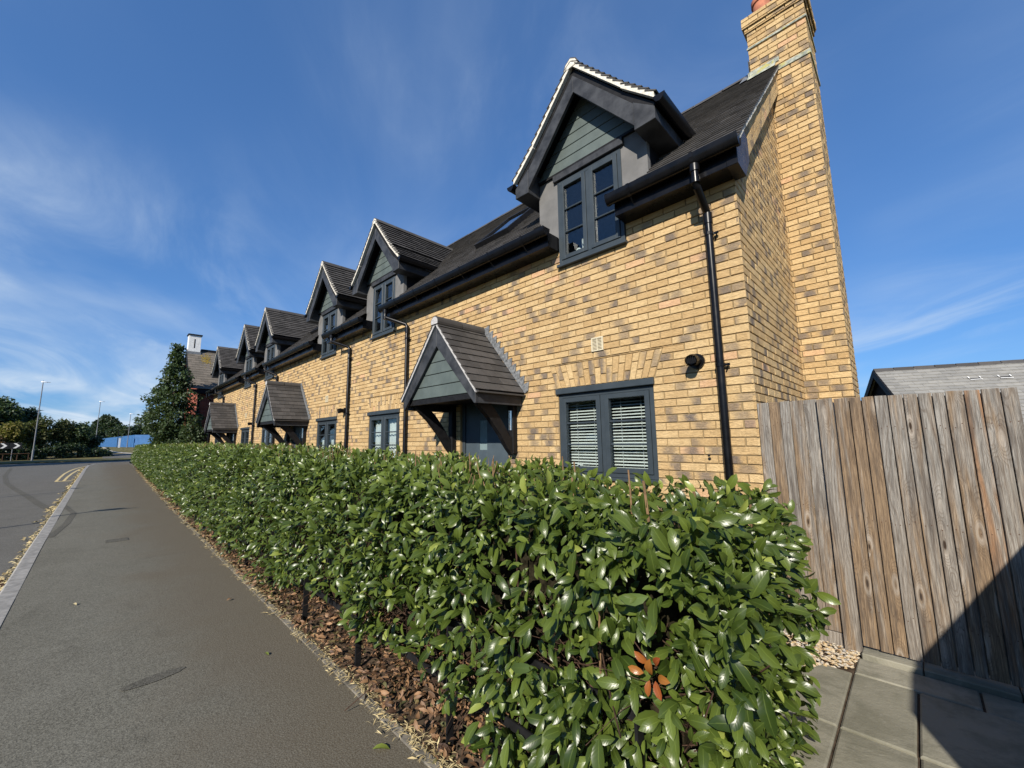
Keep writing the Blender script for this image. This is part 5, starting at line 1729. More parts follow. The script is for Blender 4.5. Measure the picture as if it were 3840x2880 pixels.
def build_litter():
    # brown leaves on the bed
    n = 7600
    x = -0.85 - rng.random(n) ** 1.25 * 9.5
    ed = np.array([edge_y(a) for a in x])
    y = ed + 0.03 + rng.random(n) ** 0.9 * 0.60
    z = 0.012 + 0.05 * np.clip((y - ed) / 0.6, 0, 1) + rng.random(n) * 0.045
    T = np.stack([rng.normal(0, 1, n), rng.normal(0, 1, n), rng.normal(0, 0.5, n)], 1)
    N_ = np.stack([rng.normal(0, 0.9, n), rng.normal(-0.2, 0.9, n), np.ones(n)], 1)
    L_ = rng.uniform(0.018, 0.066, n)
    V, F, LUV = leaves(np.stack([x, y, z], 1), T, N_, L_, L_ * rng.uniform(0.35, 0.5, n), rng.uniform(-0.25, 0.35, n), 4)
    tag(np_mesh('dead_leaves', V, F, M['deadleaf'], None, np.repeat(rng.random(n), 12), LUV, 'stuff'), 'brown dead leaves lying on the soil under the hedge', 'leaf litter')
    n = 900
    x = -10 - rng.random(n) * 30
    ed = np.array([edge_y(a) for a in x]); y = ed + 0.0 + rng.random(n) * 0.35
    T = rng.normal(0, 1, (n, 3)) * np.array([1, 1, 0.2]); N_ = np.tile([0, 0, 1.0], (n, 1)) + rng.normal(0, 0.3, (n, 3))
    L_ = rng.uniform(0.06, 0.13, n)
    V, F, LUV = leaves(np.stack([x, y, np.full(n, 0.03)], 1), T, N_, L_, L_ * 0.5, rng.uniform(-0.2, 0.2, n), 3)
    np_mesh('far_dead_leaves', V, F, M['deadleaf'], None, np.repeat(rng.random(n), 9), LUV, 'stuff')
    tag(bpy.data.objects[LAST[0]], 'scattered dead leaves along the far foot of the hedge', 'leaf litter')
    # dry clippings swept along the path edge
    n = 6500
    x = -0.9 - rng.random(n) ** 1.9 * 34
    ed = np.array([edge_y(a) for a in x])
    y = ed + 0.035 + rng.normal(0, 0.032, n) + 0.02 * np.sin(x * 9)
    T = rng.normal(0, 1, (n, 3)) * np.array([1, 1, 0.12]); N_ = np.tile([0, 0, 1.0], (n, 1)) + rng.normal(0, 0.3, (n, 3))
    sc = 1 + np.clip(-x - 4, 0, 40) * 0.05
    L_ = rng.uniform(0.015, 0.055, n) * sc
    V, F, LUV = leaves(np.stack([x, y, 0.014 + rng.random(n) * 0.014], 1), T, N_, L_, L_ * rng.uniform(0.08, 0.22, n), np.zeros(n), 3)
    tag(np_mesh('dry_clippings', V, F, M['straw'], None, np.repeat(rng.random(n), 9), LUV, 'stuff'), 'straw coloured hedge clippings along the edge of the footpath', 'leaf litter')
    # tan leaf litter drifted against the road side of the kerb
    pts = []
    xx = -6.0
    while xx > -46:
        wdt = 0.03 + 0.17 * max(0, math.sin(xx * 4.1 + math.sin(xx * 1.7) * 2)) ** 1.5 * random.random() + 0.03 * random.random()
        for k in range(int(3 + 60 * wdt)):
            pts.append((xx + random.gauss(0, 0.06), kerb_y(xx) - 0.155 - random.random() * wdt, -0.09 + random.random() * 0.03))
        xx -= 0.13
    p = np.array(pts); n = len(p)
    T = rng.normal(0, 1, (n, 3)) * np.array([1, 1, 0.15]); N_ = np.tile([0, 0, 1.0], (n, 1)) + rng.normal(0, 0.25, (n, 3))
    L_ = rng.uniform(0.04, 0.085, n) * (1 + np.clip(-p[:, 0] - 8, 0, 40) * 0.015)
    V, F, LUV = leaves(p, T, N_, L_, L_ * rng.uniform(0.35, 0.7, n), rng.uniform(-0.1, 0.2, n), 3)
    tag(np_mesh('kerb_litter', V, F, M['straw'], None, np.repeat(rng.random(n), 9), LUV, 'stuff'), 'tan leaf litter drifted along the road side of the kerb', 'leaf litter')
    # a few loose leaves on the path
    for (x, y, a, l, mt, lab) in ((-2.13, 1.12, 0.9, 0.085, 'leaf', 'single green leaf lying on the footpath nearest the bottom edge'),
                                  (-3.62, 1.02, 0.2, 0.05, 'leaf', 'small green leaf lying alone on the footpath beside the hedge'),
                                  (-5.05, 1.05, 2.2, 0.07, 'deadleaf', 'curled brown leaf lying on the footpath near the hedge'),
                                  (-6.1, -0.02, 0.4, 0.06, 'straw', 'pale dry leaf lying on the footpath near the kerb')):
        V, F, LUV = leaves(np.array([[x, y, 0.012]]), np.array([[math.cos(a), math.sin(a), 0.05]]), np.array([[0.1, 0, 1.0]]), np.array([l]), np.array([l * 0.38]), np.array([0.15]), 5)
        tag(np_mesh('fallen_leaf', V, F, M[mt], None, np.full(len(V), 0.975 if mt == 'leaf' else 0.9), LUV), lab, 'leaf', 'loose leaves on the footpath')


build_litter()


def build_railing():
    r = empty('metal_railing', (-20, 1.4, 0))
    tag(r, 'low black metal railing running along the foot of the hedge', 'railing')
    x = -0.78
    while x > -24:
        y = edge_y(x) + 0.125
        MB().box(x - 0.006, x + 0.006, y - 0.02, y + 0.02, 0.0, 0.62).build('post', M['blackm'], r)
        x -= 1.06
    for z in (0.27, 0.57):
        X = [-0.78, -3, -6, -10, -16, -24]
        rl = MB()
        for a, b in zip(X, X[1:]):
            ya, yb = edge_y(a) + 0.15, edge_y(b) + 0.15
            rl.add([(a, ya, z), (b, yb, z), (b, yb + 0.008, z), (a, ya + 0.008, z), (a, ya, z + 0.04), (b, yb, z + 0.04), (b, yb + 0.008, z + 0.04), (a, ya + 0.008, z + 0.04)], [(0, 1, 5, 4), (3, 7, 6, 2), (4, 5, 6, 7), (0, 3, 2, 1)])
        rl.build('rail', M['blackm'], r)


build_railing()


# ------------------------------------------------------------------ things behind the windows
def build_blinds():
    cx = WINDOWS[0]
    b = empty('venetian_blind', (cx, D + 0.14, 1.2))
    tag(b, 'white slatted venetian blind in the ground floor window nearest the gate', 'blind')
    for x0, x1, tilt in ((cx - 0.555, cx - 0.02, 0.10), (cx + 0.02, cx + 0.555, 0.06)):
        for k in range(26):
            z = 1.20 + 0.0335 * k
            s = MB()
            sag = random.uniform(-0.001, 0.001)
            y0, y1 = D + 0.125, D + 0.160
            zm, zb = z + 0.010 + tilt * 0.02, z + 0.014 + tilt * 0.03
            s.add([(x0, y0, z + sag), (x1, y0, z - sag), (x1, (y0 + y1) / 2, zm), (x0, (y0 + y1) / 2, zm), (x1, y1, zb), (x0, y1, zb)], [(0, 1, 2, 3), (3, 2, 4, 5)])
            s.build('slat', M['white'], b)
        for xx in (x0 + 0.14, x1 - 0.16):
            MB().tube([(xx, D + 0.122, 1.18), (xx, D + 0.122, 2.06)], 0.0022, 5).build('cord', M['white'], b)
        MB().box(x0, x1, D + 0.125, D + 0.165, 2.05, 2.08).build('head_rail', M['white'], b)
    cam_ = empty('security_camera', (-2.93, D + 0.1, 1.2))
    tag(cam_, 'small white round camera on the sill inside the blinds window', 'camera')
    MB().tube([(-2.80, D + 0.085, 1.245), (-2.80, D + 0.125, 1.245)], 0.03, 16).build('body', M['white'], cam_, smooth=True)
    MB().tube([(-2.80, D + 0.083, 1.245), (-2.80, D + 0.090, 1.245)], 0.017, 14).build('lens', M['black'], cam_)
    # curtains in the other windows
    def curtain(cx, z0, z1, w, y, label, folds=9, mat='cloth'):
        mb = MB(); n = folds * 6
        a = [(cx - w / 2 + w * k / n, y + 0.018 * math.sin(k * 1.05), z0) for k in range(n + 1)]
        b2 = [(p[0], p[1], z1) for p in a]
        mb.add(a + b2, [(i, i + 1, n + 2 + i, n + 1 + i) for i in range(n)])
        tag(mb.build('curtain', M[mat], smooth=True), label, 'curtain')
    curtain(WINDOWS[1], 1.18, 2.05, 1.06, D + 0.12, 'white full height curtain in the window left of the near door canopy')
    curtain(WINDOWS[0] - PITCH, 1.18, 1.62, 1.06, D + 0.12, 'pale half height curtain in the window of the middle cottage', 8)

    curtain(DORMERS[0] - 0.22, 3.74, 4.02, 0.07, D + 0.20, 'folded white cloth low inside the nearest dormer window', 3)
    o = empty('desk_lamp', (-2.62, D + 0.12, 3.75))
    tag(o, 'small white round object on the sill of the nearest dormer window', 'ornament')
    MB().tube([(-2.70, D + 0.10, 3.75), (-2.70, D + 0.10, 3.80)], 0.022, 12).build('base', M['white'], o, smooth=True)
    MB().tube([(-2.70, D + 0.085, 3.83), (-2.70, D + 0.115, 3.83)], 0.034, 16).build('body', M['white'], o, smooth=True)
    MB().tube([(-2.70, D + 0.083, 3.83), (-2.70, D + 0.088, 3.83)], 0.016, 12).build('lens', M['black'], o)


build_blinds()


# ------------------------------------------------------------------ trees
def cloud_leaves(centers, radii, counts, size, flat=1.0):
    P, S = [], []
    for c, r, n in zip(centers, radii, counts):
        d = unit(rng.normal(0, 1, (n, 3)))
        rr = (rng.random(n) ** 0.45)[:, None]
        P.append(np.array(c) + d * rr * np.array(r)); S.append(d)
    P = np.concatenate(P); S = np.concatenate(S)
    n = len(P)
    T = unit(S * 0.7 + rng.normal(0, 0.7, (n, 3)) + np.array([0, 0, -0.3]))
    N_ = S * 0.6 + np.array([0, 0, 0.7]) + rng.normal(0, 0.45, (n, 3))
    L_ = size * rng.uniform(0.6, 1.35, n)
    return P, T, N_, L_


def tree(name, label, cat, group, base, trunk_h, trunk_r, centers, radii, dens, size, mat, limbs=True):
    r = empty(name, base)
    tag(r, label, cat, group)
    tk = MB()
    b = Vector(base)
    tk.tube([b, b + Vector((0.05, 0.03, trunk_h * 0.5)), b + Vector((0, 0, trunk_h))], trunk_r, 8, r1=trunk_r * 0.45)
    if limbs:
        for c in centers[:14]:
            tk.tube([b + Vector((0, 0, trunk_h * random.uniform(0.35, 0.9))), (b + Vector((0, 0, trunk_h)) + Vector(c)) * 0.5, Vector(c)], trunk_r * 0.35, 5, r1=trunk_r * 0.1)
    tk.build('trunk', M['trunk'], r)
    counts = [max(12, int(dens * (ra[0] * ra[1] + ra[1] * ra[2] + ra[0] * ra[2]))) for ra in radii]
    P, T, N_, L_ = cloud_leaves(centers, radii, counts, size)
    V, F, LUV = leaves(P, T, N_, L_, L_ * 0.62, rng.uniform(0, 0.2, len(P)), 3)
    o = np_mesh('crown', V, F, M[mat], None, np.repeat(rng.beta(2, 2, len(P)), 9), LUV)
    set_parent(o, r)
    return r


def blobs(c, R_, n, rmin, rmax, zsq=1.0, bottom=None):
    """clump centres spread through an ellipsoid volume"""
    C_, Q = [], []
    for k in range(n):
        d = unit(rng.normal(0, 1, 3)); u = rng.random() ** 0.4
        p = np.array(c) + d * u * np.array(R_) * 0.85
        if bottom is not None and p[2] < bottom: p[2] = bottom + rng.random() * 0.5
        r = rng.uniform(rmin, rmax)
        C_.append(tuple(p)); Q.append((r, r, r * 0.8 * zsq))
    return C_, Q


def build_trees():
    # dark conical tree past the end of the terrace
    C_, Q = [], []
    bx, by = -26.2, 2.52
    for k in range(330):
        h = 1.5 + 4.9 * rng.random() ** 1.15
        prof = (1.32 * (1 - (h - 3.0) / 3.7) ** 0.9 if h > 3.0 else 1.32 * (0.42 + 0.58 * (h - 1.5) / 1.5)) * (0.82 + 0.18 * math.sin(h * 5.2))
        a = rng.uniform(0, 6.283); u = prof * rng.uniform(0.30, 1.10)
        r = rng.uniform(0.20, 0.36) * (1 - 0.5 * h / 6.5)
        C_.append((bx + u * math.cos(a), by + u * math.sin(a), h + rng.normal(0, 0.06))); Q.append((r * 1.2, r * 1.2, r * 0.75))
    for k in range(5):
        C_.append((bx + rng.normal(0, 0.05), by + rng.normal(0, 0.05), 6.0 + 0.13 * k)); Q.append((0.13 - 0.02 * k, 0.13 - 0.02 * k, 0.14))
    tree('conical_tree', 'dark green conical tree in front of the red brick house', 'tree', None, (bx, by, 0), 6.0, 0.10, C_, Q, 330, 0.125, 'tree_leaf', False)
    C_, Q = blobs((-25.2, 3.25, 1.75), (0.75, 0.75, 1.05), 70, 0.18, 0.34)
    tree('garden_shrub', 'light green bushy shrub between the conical tree and the farthest canopy', 'shrub', None, (-25.2, 3.25, 0), 1.6, 0.05, C_, Q, 330, 0.10, 'tree_leaf', False)
    # trees and shrubs across the side road
    S = [
        ('large_tree', 'tall dark rounded tree behind the chevron signs', 'tree', (-86, -9.6), 4.7, (3.1, 2.6, 3.9), 60, 0.7, 1.3, 0.34, 'tree_leaf'),
        ('large_tree', 'dark tree sloping down behind the nearest street lamp', 'tree', (-87, -6.9), 3.9, (2.0, 1.35, 3.3), 40, 0.6, 1.0, 0.32, 'dark_leaf'),
        ('shrub_tree', 'yellow leaved shrub behind the chevron signs', 'shrub', (-81, -7.6), 2.9, (1.2, 1.15, 2.3), 34, 0.4, 0.75, 0.28, 'autumn_leaf'),
        ('shrub_tree', 'russet brown shrub at the far left behind the chevron signs', 'shrub', (-80, -8.9), 2.0, (1.0, 0.9, 1.4), 22, 0.4, 0.6, 0.26, 'deadleaf'),
        ('shrub_tree', 'olive shrub directly behind the nearest street lamp', 'shrub', (-82, -5.2), 3.2, (1.2, 1.3, 2.6), 40, 0.45, 0.8, 0.28, 'olive_leaf'),
        ('shrub_tree', 'loose olive green shrub right of the nearest street lamp', 'shrub', (-83, -3.3), 3.1, (1.2, 1.4, 2.8), 42, 0.45, 0.8, 0.28, 'olive_leaf'),
        ('shrub_tree', 'green shrub with a ragged top left of the second street lamp', 'shrub', (-83, -1.6), 2.9, (1.1, 1.2, 2.9), 40, 0.45, 0.75, 0.28, 'tree_leaf'),
        ('shrub_tree', 'dark shrub low beside the second street lamp', 'shrub', (-84, -0.3), 2.0, (1.0, 0.9, 2.0), 30, 0.4, 0.7, 0.28, 'dark_leaf'),
        ('large_tree', 'dark rounded tree behind the blue hoarding at its left end', 'tree', (-232, 2.3), 8.0, (4.5, 4.2, 6.0), 44, 1.1, 2.1, 0.75, 'dark_leaf'),
        ('large_tree', 'low dark tree behind the middle of the blue hoarding', 'tree', (-170, 4.6), 5.2, (2.8, 2.2, 2.9), 30, 0.8, 1.3, 0.55, 'dark_leaf'),
        ('large_tree', 'low dark tree behind the right end of the blue hoarding', 'tree', (-130, 6.0), 4.2, (2.2, 2.0, 2.3), 34, 0.6, 1.0, 0.45, 'dark_leaf'),
        ('large_tree', 'distant tree between the hoarding and the conical tree', 'tree', (-128, 8.8), 4.6, (2.4, 2.2, 2.6), 34, 0.6, 1.0, 0.45, 'tree_leaf'),
    ]
    for name, label, cat, (x, y), zc, R_, n, r0, r1, size, mat in S:
        zb = terrain(x)
        C_, Q = blobs((x, y, zc), R_, n, r0, r1, bottom=zb + 0.2)
        tree(name, label, cat, 'trees across the side road', (x, y, zb), zc, 0.14, C_, Q, 95 if x > -100 else 60, size, mat)
    # clipped dark hedge along the far verge
    C_, Q = [], []
    for k in range(70):
        y = -10.5 + 12.0 * (k + rng.random()) / 70
        C_.append((-78.6 - 4.8 * (y + 10.5) / 12.0 * 0.9, y, rng.uniform(0.15, 1.6 if y < -1 else 0.75))); Q.append((0.75, 0.42, 0.5))
    tree('verge_hedge', 'low dark hedge along the far verge behind the signs', 'hedge', None, (-80, -4, -0.1), 0.4, 0.04, C_, Q, 240, 0.22, 'dark_leaf', False)
    # tall trees over the road, out of view to the left, that shade the far verge and mirror in the glass
    for (x, y, zc, R_, lab) in ((-53, -17.0, 7.0, (3.2, 3.0, 4.6), 'tall roadside tree shading the road junction'), (-60, -15.5, 7.0, (3.6, 3.0, 4.6), 'tall roadside tree shading the far verge'),
                                (-67, -14.5, 6.5, (3.6, 3.0, 4.4), 'tall roadside tree shading the chevron signs'), (-55.5, -12.6, 8.6, (3.4, 2.6, 4.2), 'tall roadside tree shading the mouth of the side road'), (-11, -15, 3.6, (3.0, 2.4, 3.0), 'bushy tree across the road facing the blinds window'),
                                (-18, -15.5, 3.9, (3.2, 2.4, 3.2), 'bushy tree across the road facing the near door'), (-26, -15, 3.6, (3.2, 2.4, 3.0), 'bushy tree across the road facing the middle cottage')):
        C_, Q = blobs((x, y, zc), R_, 46, 0.8, 1.3, bottom=0.8)
        tree('roadside_tree', lab, 'tree', 'trees along the near side of the road', (x, y, -0.13), zc, 0.2, C_, Q, 70, 0.34, 'tree_leaf')


build_trees()


# ------------------------------------------------------------------ far buildings
def build_red_house():
    r = empty('red_brick_house', (-29.5, 6, 0))
    tag(r, 'red brick house with grey brown tiled roof and white chimney behind the conical tree', 'house')
    xe, xr, ze, zr, y0, y1 = -27.0, -29.5, 4.5, 7.03, 3.22, 12.0
    w = MB()
    xw, xl = -27.25, -31.75
    w.add([(xw, 3.62, -0.1), (xw, y1, -0.1), (xw, y1, 4.4), (xw, 3.62, 4.4), (xl, 3.62, -0.1), (xl, 3.62, 4.4), (xr, 3.62, 6.9), (xl, y1, -0.1), (xl, y1, 4.4)], [(0, 1, 2, 3), (0, 3, 6, 5, 4), (4, 5, 8, 7)])
    w.build('wall', M['redbrick'], r)
    rf = MB()
    rf.add([(xe, y0, ze), (xe, y1, ze), (xr, y1, zr), (xr, y0, zr)], [(0, 1, 2, 3)]); rf.add([(2 * xr - xe, y0, ze), (2 * xr - xe, y1, ze), (xr, y1, zr), (xr, y0, zr)], [(0, 1, 2, 3)])
    roof = rf.build('roof', M['brown_tile'], r)
    P = Pieces('roof_tile', 'tiling', M['brown_tile'])
    sl = math.hypot(xr - xe, zr - ze)
    tile_slope(P, roof, (xe, y0, ze), (0, 1, 0), (xr - xe, 0, zr - ze), (zr - ze, 0, xe - xr), 5.0, sl, sl / 17, width=0.33, t=0.02)
    P.finish(240, 6)
    MB().box(xr - 0.12, xr + 0.12, y0 + 0.65, y1, zr - 0.08, zr + 0.07).build('ridge', M['blackm'], roof)
    bb = MB(); bb.prism([(xe, y0, ze - 0.05), (xr, y0, zr - 0.05), (xr, y0, zr - 0.33), (xe - 0.05, y0, ze - 0.28)], (0, -0.02, 0), (0, 0.03, 0)); bb.prism([(2 * xr - xe, y0, ze - 0.05), (xr, y0, zr - 0.05), (xr, y0, zr - 0.33), (2 * xr - xe, y0, ze - 0.28)], (0, -0.02, 0), (0, 0.03, 0))
    bb.build('barge_board', M['blackm'], r)
    MB().box(xw - 0.02, xe - 0.02, y0 + 0.04, y1, ze - 0.24, ze - 0.03).build('eave_box', M['blackm'], r)
    MB().box(xw + 0.0, xw + 0.05, 3.62, 3.72, 1.2, 4.2).build('downpipe', M['blackm'], r)
    cx0, cx1 = xr - 0.25, xr + 0.28
    MB().box(cx0, cx1, y0 + 0.02, y0 + 0.58, zr - 0.35, zr + 0.80).build('chimney', simple('white_chimney_render', (0.66, 0.66, 0.64), 0.8, 0.2), r)

    MB().box(cx0 - 0.06, cx1 + 0.06, y0 - 0.03, y0 + 0.63, zr + 0.80, zr + 0.86).build('chimney_cap', M['blackm'], r)
    MB().box(cx1 - 0.01, cx1 + 0.006, y0 + 0.27, y0 + 0.32, zr + 0.05, zr + 0.58).build('chimney_slot', M['blackm'], r)
    MB().box(cx0 - 0.05, cx1 + 0.05, y0 - 0.01, y0 + 0.61, zr - 0.36, zr - 0.16).build('chimney_flashing', M['lead'], r)
    lp = MB()
    nrm = Vector((zr - ze, 0, xe - xr)).normalized(); sv = Vector((xr - xe, 0, zr - ze)).normalized()
    for k in range(150):
        u, v = random.gauss(0.86, 0.12), random.gauss(2.72, 0.24)
        p = Vector((xe, y0, ze)) + Vector((0, 1, 0)) * u + sv * v + nrm * 0.037
        s = random.uniform(0.012, 0.04)
        lp.add([tuple(p + Vector((0, 1, 0)) * s * math.cos(t) + sv * s * math.sin(t)) for t in (0, 1.05, 2.09, 3.14, 4.19, 5.24)], [(0, 1, 2, 3, 4, 5)])
    lp.build('yellow_lichen', M['lichen_y'], r, kind='stuff')


build_red_house()


def build_garage():
    r = empty('garage', (1, 16, 0))
    tag(r, 'low building with pale grey tiled roof and black gable behind the fence', 'building')
    a = R(21)
    e = Vector((math.cos(a), math.sin(a), 0)); g = Vector((math.sin(a), -math.cos(a), 0))     # along the ridge; down the near slope
    ap = Vector((-0.73, 16.0, 1.905 + H))
    run, drop, L_ = 2.6, 2.05, 9.0
    eave = ap + g * run + Vector((0, 0, -drop))
    back = ap - g * run + Vector((0, 0, -drop))
    s = (ap - eave).normalized(); nrm = e.cross(s) * 1.0
    if nrm.z < 0: nrm = -nrm
    rf = MB(); rf.add([tuple(eave), tuple(eave + e * L_), tuple(ap + e * L_), tuple(ap), tuple(back), tuple(back + e * L_)], [(0, 1, 2, 3), (3, 2, 5, 4)])
    roof = rf.build('roof', M['grey_tile'], r)
    P = Pieces('roof_tile', 'tiling', M['grey_tile'])
    sl = (ap - eave).length
    tile_slope(P, roof, eave, e, s, nrm, L_, sl, sl / 22, width=0.30, t=0.014)
    P.finish(300, 6)
    for k in range(20):
        p = ap + e * (0.45 * k)
        q = p + e * 0.435
        MB().add([tuple(p + g * 0.13 + Vector((0, 0, -0.07))), tuple(p + Vector((0, 0, 0.05))), tuple(p - g * 0.13 + Vector((0, 0, -0.07))), tuple(q + g * 0.13 + Vector((0, 0, -0.07))), tuple(q + Vector((0, 0, 0.045))), tuple(q - g * 0.13 + Vector((0, 0, -0.07)))], [(0, 1, 4, 3), (1, 2, 5, 4), (0, 2, 1)], random.random()).build('ridge_tile', M['tile'], roof)
    w = MB()
    o = e * 0.12
    ga, gb = eave + o - g * 0.2, back + o + g * 0.2
    w.add([(ga.x, ga.y, 0), tuple(ga + Vector((0, 0, 0.12))), tuple(ap + o + Vector((0, 0, -0.05))), tuple(gb + Vector((0, 0, 0.12))), (gb.x, gb.y, 0)], [(0, 1, 2, 3, 4)])
    fa = eave - g * 0.25
    fb = fa + e * L_
    w.add([(fa.x, fa.y, 0), (fb.x, fb.y, 0), (fb.x, fb.y, eave.z + 0.15), (fa.x, fa.y, eave.z + 0.15)], [(0, 1, 2, 3)])
    w.build('gable_wall', simple('black_gable', (0.02, 0.018, 0.018), 0.9, 0.1, nscale=8, bump=0.6, bscale=18), r)
    bb = MB()
    for c in (eave, back):
        bb.prism([tuple(c + Vector((0, 0, 0.0))), tuple(ap), tuple(ap + Vector((0, 0, -0.22))), tuple(c + Vector((0, 0, -0.2)))], tuple(-e * 0.03), tuple(e * 0.01))
    bb.build('barge_board', M['blackm'], r)
    for u, v in ((1.85, 0.80), (2.42, 0.80), (3.22, 0.79), (3.9, 0.79)):
        p = ap + e * u + (eave - ap).normalized() * v
        vt = MB()
        for du, dv, wu, wv in ((-0.12, 0.06, 0.24, 0.025), (-0.12, -0.02, 0.02, 0.08), (0.10, -0.02, 0.02, 0.08)):
            q0 = p + e * du + s * (-dv)
            vt.add([tuple(q0 + nrm * 0.05), tuple(q0 + e * wu + nrm * 0.05), tuple(q0 + e * wu + s * wv + nrm * 0.05), tuple(q0 + s * wv + nrm * 0.05)], [(0, 1, 2, 3)])
        q0 = p - e * 0.1 - s * 0.035
        vt.build('roof_vent', M['white'], roof)
        MB().add([tuple(q0 + nrm * 0.046), tuple(q0 + e * 0.2 + nrm * 0.046), tuple(q0 + e * 0.2 + s * 0.055 + nrm * 0.046), tuple(q0 + s * 0.055 + nrm * 0.046)], [(0, 1, 2, 3)]).build('vent_opening', M['blackm'], roof)


build_garage()


# ------------------------------------------------------------------ street furniture
def lamp(base, h, label, arm=(0.15, 0.55), group='street lamps along the road', r0=0.09):
    r = empty('street_lamp', base); tag(r, label, 'street lamp', group)
    b = Vector(base)
    MB().tube([b, b + Vector((0, 0, 1.3))], r0, 12).build('base_section', M['pole'], r, smooth=True)
    MB().tube([b + Vector((0, 0, 1.3)), b + Vector((0, 0, h))], r0 * 0.68, 10, r1=r0 * 0.5).build('pole', M['pole'], r, smooth=True)
    a = Vector((arm[0], arm[1], 0)).normalized(); sd_ = Vector((a.y, -a.x, 0))
    hd = MB()
    t = b + Vector((0, 0, h))
    secs = [(-0.16, 0.07, 0.06), (0.0, 0.11, 0.10), (0.18, 0.12, 0.08), (0.36, 0.10, 0.03)]
    ring = []
    for d, w, th in secs:
        c = t + a * d + Vector((0, 0, 0.02))
        ring.append([tuple(c + sd_ * w + Vector((0, 0, -th * 0.4))), tuple(c + sd_ * w * 0.6 + Vector((0, 0, th))), tuple(c - sd_ * w * 0.6 + Vector((0, 0, th))), tuple(c - sd_ * w + Vector((0, 0, -th * 0.4)))])
    vs = [p for q in ring for p in q]
    hd.add(vs, [(i * 4 + j, i * 4 + (j + 1) % 4, i * 4 + 4 + (j + 1) % 4, i * 4 + 4 + j) for i in range(3) for j in range(4)] + [(0, 1, 2, 3), (12, 13, 14, 15)])
    hd.build('lamp_head', M['lampw'], r)
    MB().tube([t + a * 0.3 + Vector((0, 0, 0.0)), t + a * 0.62 + Vector((0, 0, 0.01))], 0.03, 6).build('lamp_arm', M['pole'], r)
    MB().tube([t + Vector((0, 0, 0.1)), t + Vector((0, 0, 0.2))], 0.04, 8).build('photocell', M['pole'], r)
    return r


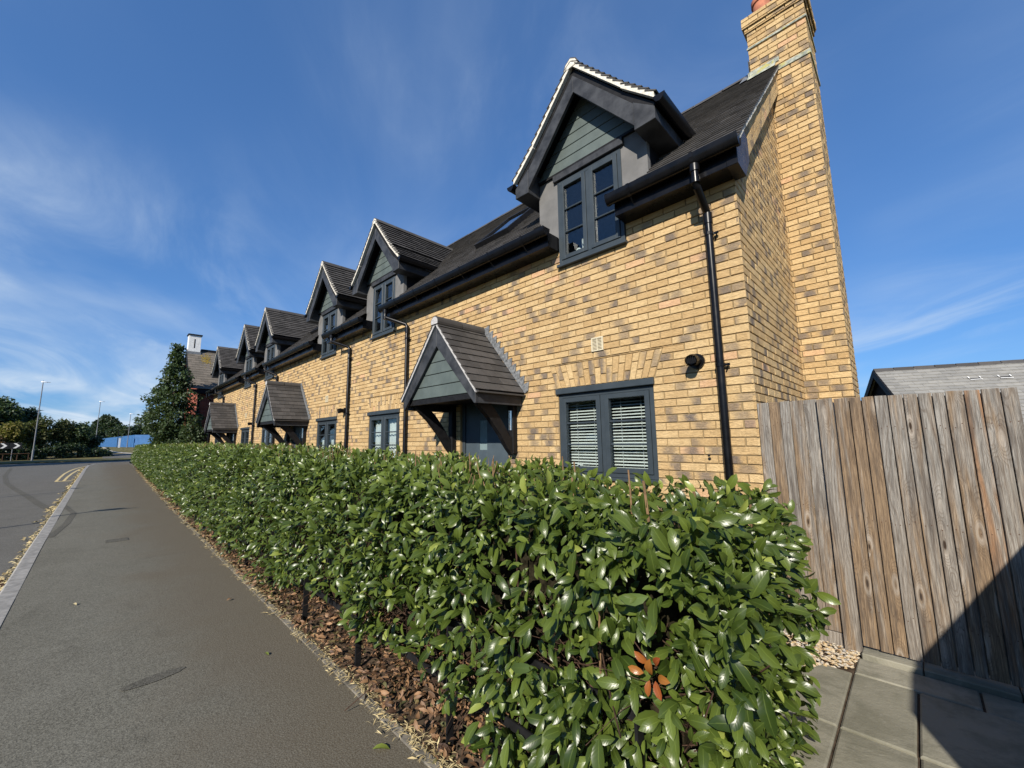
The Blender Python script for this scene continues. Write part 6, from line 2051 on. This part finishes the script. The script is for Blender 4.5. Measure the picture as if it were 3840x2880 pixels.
def build_street():
    lamp((-75, -5.17, -0.1), 9.42, 'tallest grey street lamp, standing on the verge beside the chevron signs')
    lamp((-109, -0.08, terrain(-109)), 8.6, 'second street lamp at the end of the shrubs', r0=0.085)
    lamp((-104, 4.09, terrain(-104)), 6.2, 'smallest street lamp in front of the blue hoarding', r0=0.075)
    lamp((-10.4, -8.75, -0.1), 6.0, 'street lamp across the road whose shadow crosses the footpath')
    lamp((-18.7, -9.5, -0.1), 5.9, 'street lamp across the road whose shadow stops at the kerb')
    for yc, lab in ((-7.80, 'black chevron sign at the left edge of the view'), (-6.80, 'black chevron sign nearest the tallest street lamp')):
        s = empty('chevron_sign', (-78, yc, 0)); tag(s, lab, 'road sign', 'chevron signs at the junction')
        w, hgt, zc = 0.46, 0.72, 1.70
        MB().box(-78.02, -77.98, yc - w - 0.04, yc + w, zc - hgt / 2, zc + hgt / 2).build('panel', M['signblack'], s)
        cv = MB()
        for k in (0,):
            y0 = yc - 0.22; t = 0.24
            pts = [(-77.975, y0, zc + 0.30), (-77.975, y0 + t, zc + 0.30), (-77.975, y0 + t + 0.32, zc), (-77.975, y0 + t, zc - 0.30), (-77.975, y0, zc - 0.30), (-77.975, y0 + 0.32, zc)]
            cv.add([pts[0], pts[1], pts[2], pts[5]], [(0, 1, 2, 3)]); cv.add([pts[5], pts[2], pts[3], pts[4]], [(0, 1, 2, 3)])
        cv.build('chevron', M['signwhite'], s)
        MB().tube([(-78.05, yc - 0.25, -0.1), (-78.05, yc - 0.25, zc)], 0.04, 8).build('post', M['pole'], s)
    gr = empty('guard_rail', (-78, -7.5, 0)); tag(gr, 'thin horizontal rail on posts below the chevron signs', 'guard rail')
    MB().box(-77.9, -77.85, -9.5, -5.6, 0.72, 0.77).build('rail', M['iron'], gr)
    for y in (-9.2, -7.7, -6.6, -5.7): MB().box(-77.98, -77.92, y - 0.03, y + 0.03, -0.1, 0.76).build('post', M['iron'], gr)
    # blue hoarding
    hd = empty('site_hoarding', (-120, 5, 1)); tag(hd, 'long blue painted site hoarding beyond the side road', 'hoarding')
    path = [(-215, 0.4), (-107, 5.1), (-104, 9.4)]
    for (xa, ya), (xb, yb) in zip(path, path[1:]):
        L_ = math.hypot(xb - xa, yb - ya); n = max(2, int(L_ / 2.44))
        for k in range(n):
            f0, f1 = k / n, (k + 1) / n - 0.004
            p0 = Vector((xa + (xb - xa) * f0, ya + (yb - ya) * f0, 0)); p1 = Vector((xa + (xb - xa) * f1, ya + (yb - ya) * f1, 0))
            z0 = 1.05 + 0.5 * (1 - f0 if xa < -150 else 0); z1 = 1.05 + 0.5 * (1 - f1 if xa < -150 else 0)
            tp0, tp1 = z0 + 2.5, z1 + 2.5
            d = (p1 - p0).normalized(); nn = Vector((d.y, -d.x, 0)) * 0.04
            m = MB(); m.add([(p0.x, p0.y, z0 - 0.3), (p1.x, p1.y, z1 - 0.3), (p1.x, p1.y, tp1), (p0.x, p0.y, tp0), (p0.x - nn.x, p0.y - nn.y, z0 - 0.3), (p1.x - nn.x, p1.y - nn.y, z1 - 0.3), (p1.x - nn.x, p1.y - nn.y, tp1), (p0.x - nn.x, p0.y - nn.y, tp0)], [(0, 1, 2, 3), (4, 7, 6, 5), (3, 2, 6, 7), (0, 3, 7, 4), (1, 5, 6, 2)], random.random())
            m.build('panel', M['blue'], hd)
    sp = empty('signal_post', (-106, 2.8, 1)); tag(sp, 'thin dark post with a small light cabinet in front of the hoarding', 'post')
    MB().tube([(-106, 2.80, 1.0), (-106, 2.80, 4.2)], 0.05, 8).build('pole', M['blackm'], sp)
    MB().box(-106.1, -105.9, 2.72, 2.9, 3.6, 4.3).build('head', M['blackm'], sp)
    cb = empty('utility_cabinet', (-105.6, 3.05, 1)); tag(cb, 'narrow pale cabinet standing in front of the blue hoarding', 'cabinet')
    MB().box(-105.75, -105.45, 2.92, 3.2, 1.0, 2.95).build('body', M['lampw'], cb)
    MB().box(-105.78, -105.42, 2.89, 3.23, 2.95, 3.02).build('lid', M['pole'], cb)


build_street()
